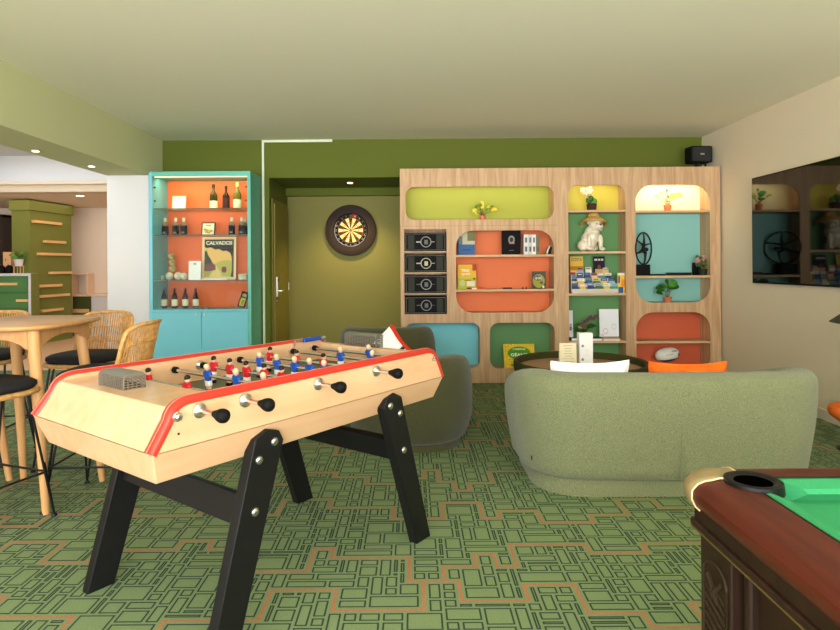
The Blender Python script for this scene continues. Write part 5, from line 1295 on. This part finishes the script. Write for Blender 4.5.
stool(-1.745, 3.39, -1.55, 'rattan bar chair seen from behind between bar table and football table', bh=.31)
stool(-2.93, 4.1, .1, 'rattan bar chair behind the left bar table at the left edge of the photo')
stool(-2.17, 3.02, PI-.35, 'rattan bar chair nearest the camera, only its black pad and legs in view')

# ================================================================ LOBBY
cx0, cy0 = -6.37, 10.0
Mc = T(cx0, cy0, 0) @ RZ(-.1)
ct = thing('tall_cabinet', 'tall olive green cabinet with short oak bars in the lobby', 'cabinet', (cx0, cy0, 0))
Lw, Ld, Hc = .32, 1.05, 2.36
MB(Mc).box(-Lw, 0, 0, Ld, 0, Hc-.1).build('carcass', M['ogreen'], ct)
MB(Mc).box(-Lw-.03, .03, -.03, Ld+.03, Hc-.1, Hc+.075).build('crown', M['ogreen'], ct, bevel=.005)
dX, dYv = math.sin(.1), math.cos(.1)
for (p0_, p1_, py) in ((31.7, 60, 222.7), (43, 64, 242), (36.7, 69.5, 254.3), (48, 70, 272.7), (36, 60, 285.7), (32, 67.5, 295.7), (39, 61, 310)):
    ss = []
    for px in (p0_, p1_):
        k_ = (px-CX)/FPX; ss.append((cx0-k_*cy0)/(k_*dYv-dX))
    a, b_ = max(0, ss[0]), min(Ld, ss[1]); Ym = cy0+(a+b_)/2
    z = PZ(py, Ym, (p0_+p1_)/2)
    MB(Mc).box(0, .05, a, b_, z-.022, z+.022).build('oak_bar', M['pine'], ct, bevel=.003)
YC = 9.8
xe = PX(31, YC, 275); zc_ = PZ(273.3, YC, 16)
ct = thing('bar_counter', 'green bar counter with a white worktop and oak handles in the lobby', 'counter', (xe-.9, 9.9, 0))
MB().box(-9.0, xe-.05, YC+.03, 9.98, .0, zc_-.045).build('carcass', M['dgreen'], ct)
MB().box(-9.0, xe, YC-.01, 9.98, zc_-.045, zc_).build('worktop', M['white'], ct, bevel=.004)
MB().box(xe-.045, xe, YC-.005, 9.98, 0, zc_-.045).build('end_panel', M['white'], ct, bevel=.003)
MB().box(xe, xe+.012, YC-.005, 10.0, 0, zc_-.002).build('end_cladding', M['ogreen'], ct)
zd = [PZ(p, YC, 9) for p in (277, 292.5, 309, 352)]
for k_ in range(3):
    dw = MB().box(-8.9, xe-.06, YC, YC+.03, zd[k_+1]+.012, zd[k_]-.012).build('drawer', M['dgreen'], ct, bevel=.002)
    hx0, hx1 = ((-20, 18), (17, 28), (2, 14))[k_]
    zz_ = (PZ(284, YC, 9), PZ(300.5, YC, 22), PZ(318, YC, 9))[k_]
    MB().box(PX(hx0, YC), PX(hx1, YC), YC-.035, YC, zz_-.02, zz_+.02).build('oak_handle', M['pine'], dw, bevel=.003)
x = PX(18.8, 9.88, 262); 
plant('potted_plant', 'small leafy plant in a white pot on the lobby counter', 18.8, 9.88, zc_+.12, M['white'], .07, .11, [(-.08, -.02, .06, .09, 'leafm', 'round'), (.05, -.02, .08, .1, 'leafm', 'round'), (.02, 0, .03, .1, 'leafd', 'round'), (-.03, -.03, .02, .09, 'leafm', 'round'), (.08, 0, .03, .07, 'leafm', 'leaf')])
k = MB()
for s1 in (-.05, .05):
    for s2 in (-.04, .04): k.tube([(x+s1, 9.88+s2, zc_), (x+s1, 9.88+s2, zc_+.12)], .006, 6)
k.box(x-.06, x+.06, 9.83, 9.93, zc_+.112, zc_+.12)
solo('plant_stand', k, M['pine'], 'small four legged plant stand under the white pot on the lobby counter', 'stand')
c = P(8.2, 260, 9.9)
t = thing('wooden_box', 'upright pale wooden dispenser box on the lobby counter', 'box', (c.x, 9.9, zc_))
MB().box(c.x-.06, c.x+.07, 9.86, 9.95, zc_, PZ(252, 9.9, 8)).build('box_body', cm((214, 168, 122)), t, bevel=.003)
MB().box(c.x-.02, c.x-.01, 9.859, 9.861, zc_+.2, zc_+.24).box(c.x+.02, c.x+.03, 9.859, 9.861, zc_+.12, zc_+.16).build('front_marks', M['dark'], t)
for dx, l in ((-.06, 'black coffee tin by the lobby wooden box, left of the pair'), (.07, 'black coffee tin by the lobby wooden box, right of the pair')):
    solo('black_tin', MB().lathe([(.05, 0), (.055, .01), (.055, .1), (.03, .13), (.01, .135)], (c.x+dx, 9.82, zc_), 16), M['blk'], l, 'tin', 'black tins', True)
# dark shelving behind the counter
xd = PX(12, 11.5, 240)
t = thing('dark_shelving', 'dark brown shelving behind the lobby counter at the left edge', 'shelf', (xd-.3, 11.4, 0))
MB().box(xd-.7, xd, 11.5, 11.58, 0, 2.3).box(xd-.05, xd, 11.25, 11.5, 0, 2.3).box(xd-.7, xd, 11.25, 11.5, 2.25, 2.3).build('carcass', M['dark'], t)
for z in (.9, 1.35, 1.8): MB().box(xd-.65, xd-.05, 11.25, 11.5, z, z+.03).build('shelf_board', cm((120, 76, 44)), t)
# stepped pale ledge against the lobby wall
Ys = 11.36; xa, xm_, xb = PX(70.5, Ys, 290), PX(88, Ys, 290), PX(112, Ys, 290)
t = thing('stepped_bench', 'stepped pale plywood ledge unit against the pink beige lobby wall', 'bench', ((xa+xb)/2, 11.2, 0))
za_, zb2_ = PZ(273, Ys, 80), PZ(294, Ys, 97)
pale = cm((236, 206, 176), .6)
MB().box(xa, xm_, Ys, 11.58, za_-.04, za_).build('upper_top', pale, t, bevel=.02)
MB().box(xm_-.04, xm_, Ys, 11.58, zb2_-.04, za_-.04).box(xa, xa+.03, Ys, 11.58, 0, za_-.04).build('side_panel', pale, t)
MB().box(xa+.03, xb, Ys, 11.58, zb2_-.045, zb2_).build('lower_top', pale, t, bevel=.01)
MB().box(xa+.03, xm_+.05, Ys+.02, 11.5, PZ(311, Ys, 80), zb2_-.045).build('niche_box', cm((70, 78, 36)), t)
MB().box(xa+.03, xm_+.05, Ys, 11.5, 0, PZ(309, Ys, 80)-.02).build('drawer_front', M['ogreen'], t)
MB().box(xa+.05, xm_+.02, Ys-.03, Ys, PZ(311.5, Ys, 80)-.02, PZ(309, Ys, 80)).build('oak_handle', M['pine'], t)
MB().box(xm_+.05, xb, Ys+.02, 11.58, 0, zb2_-.045).build('end_block', M['white'], t)

# ================================================================ DAYLIGHT AND LAMPS
w = bpy.data.worlds.new('World'); S.world = w; w.use_nodes = True
wn = w.node_tree; bg = wn.nodes['Background']; bg.inputs['Strength'].default_value = 1
tc = wn.nodes.new('ShaderNodeTexCoord'); sx = wn.nodes.new('ShaderNodeSeparateXYZ'); rp = wn.nodes.new('ShaderNodeValToRGB'); mr = wn.nodes.new('ShaderNodeMapRange')
mr.inputs['From Min'].default_value = -1; mr.inputs['From Max'].default_value = 1
rp.color_ramp.elements[0].position = .46; rp.color_ramp.elements[1].position = .54
rp.color_ramp.elements[0].color = (WORLD_LOW, WORLD_LOW*.98, WORLD_LOW*.96, 1); rp.color_ramp.elements[1].color = (WORLD*.98, WORLD*.99, WORLD, 1)   # brighter lower half added to lift the ceiling, hazy daylight above
wn.links.new(tc.outputs['Generated'], sx.inputs[0]); wn.links.new(sx.outputs['Z'], mr.inputs['Value']); wn.links.new(mr.outputs[0], rp.inputs[0]); wn.links.new(rp.outputs[0], bg.inputs['Color'])
area('rear_window_light', (.2, -2.5, 1.5), (PI/2, 0, 0), 6.0, 2.3, REAR, (250, 250, 252))
area('lobby_skylight', (-5.2, 6.6, 2.86), (0, 0, 0), 3.4, 3.6, LOBBY, (240, 246, 255))
area('lobby_lamps', (-5.5, 10.2, 2.42), (0, 0, 0), 3.0, 1.6, 16, (255, 226, 196))
spot('niche_spot', (PX(350, 7.42, 182), 7.42, ZH-.02), 62, (255, 222, 150), 110, .8, .03, (math.radians(8), 0, 0))
for px, py, Yd in ((35.7, 150.7, 5.17), (91.5, 165.8, 5.97)): spot('beam_spot', (PX(px, Yd, py), Yd, 2.29), 12, (255, 226, 180), 95, .8)
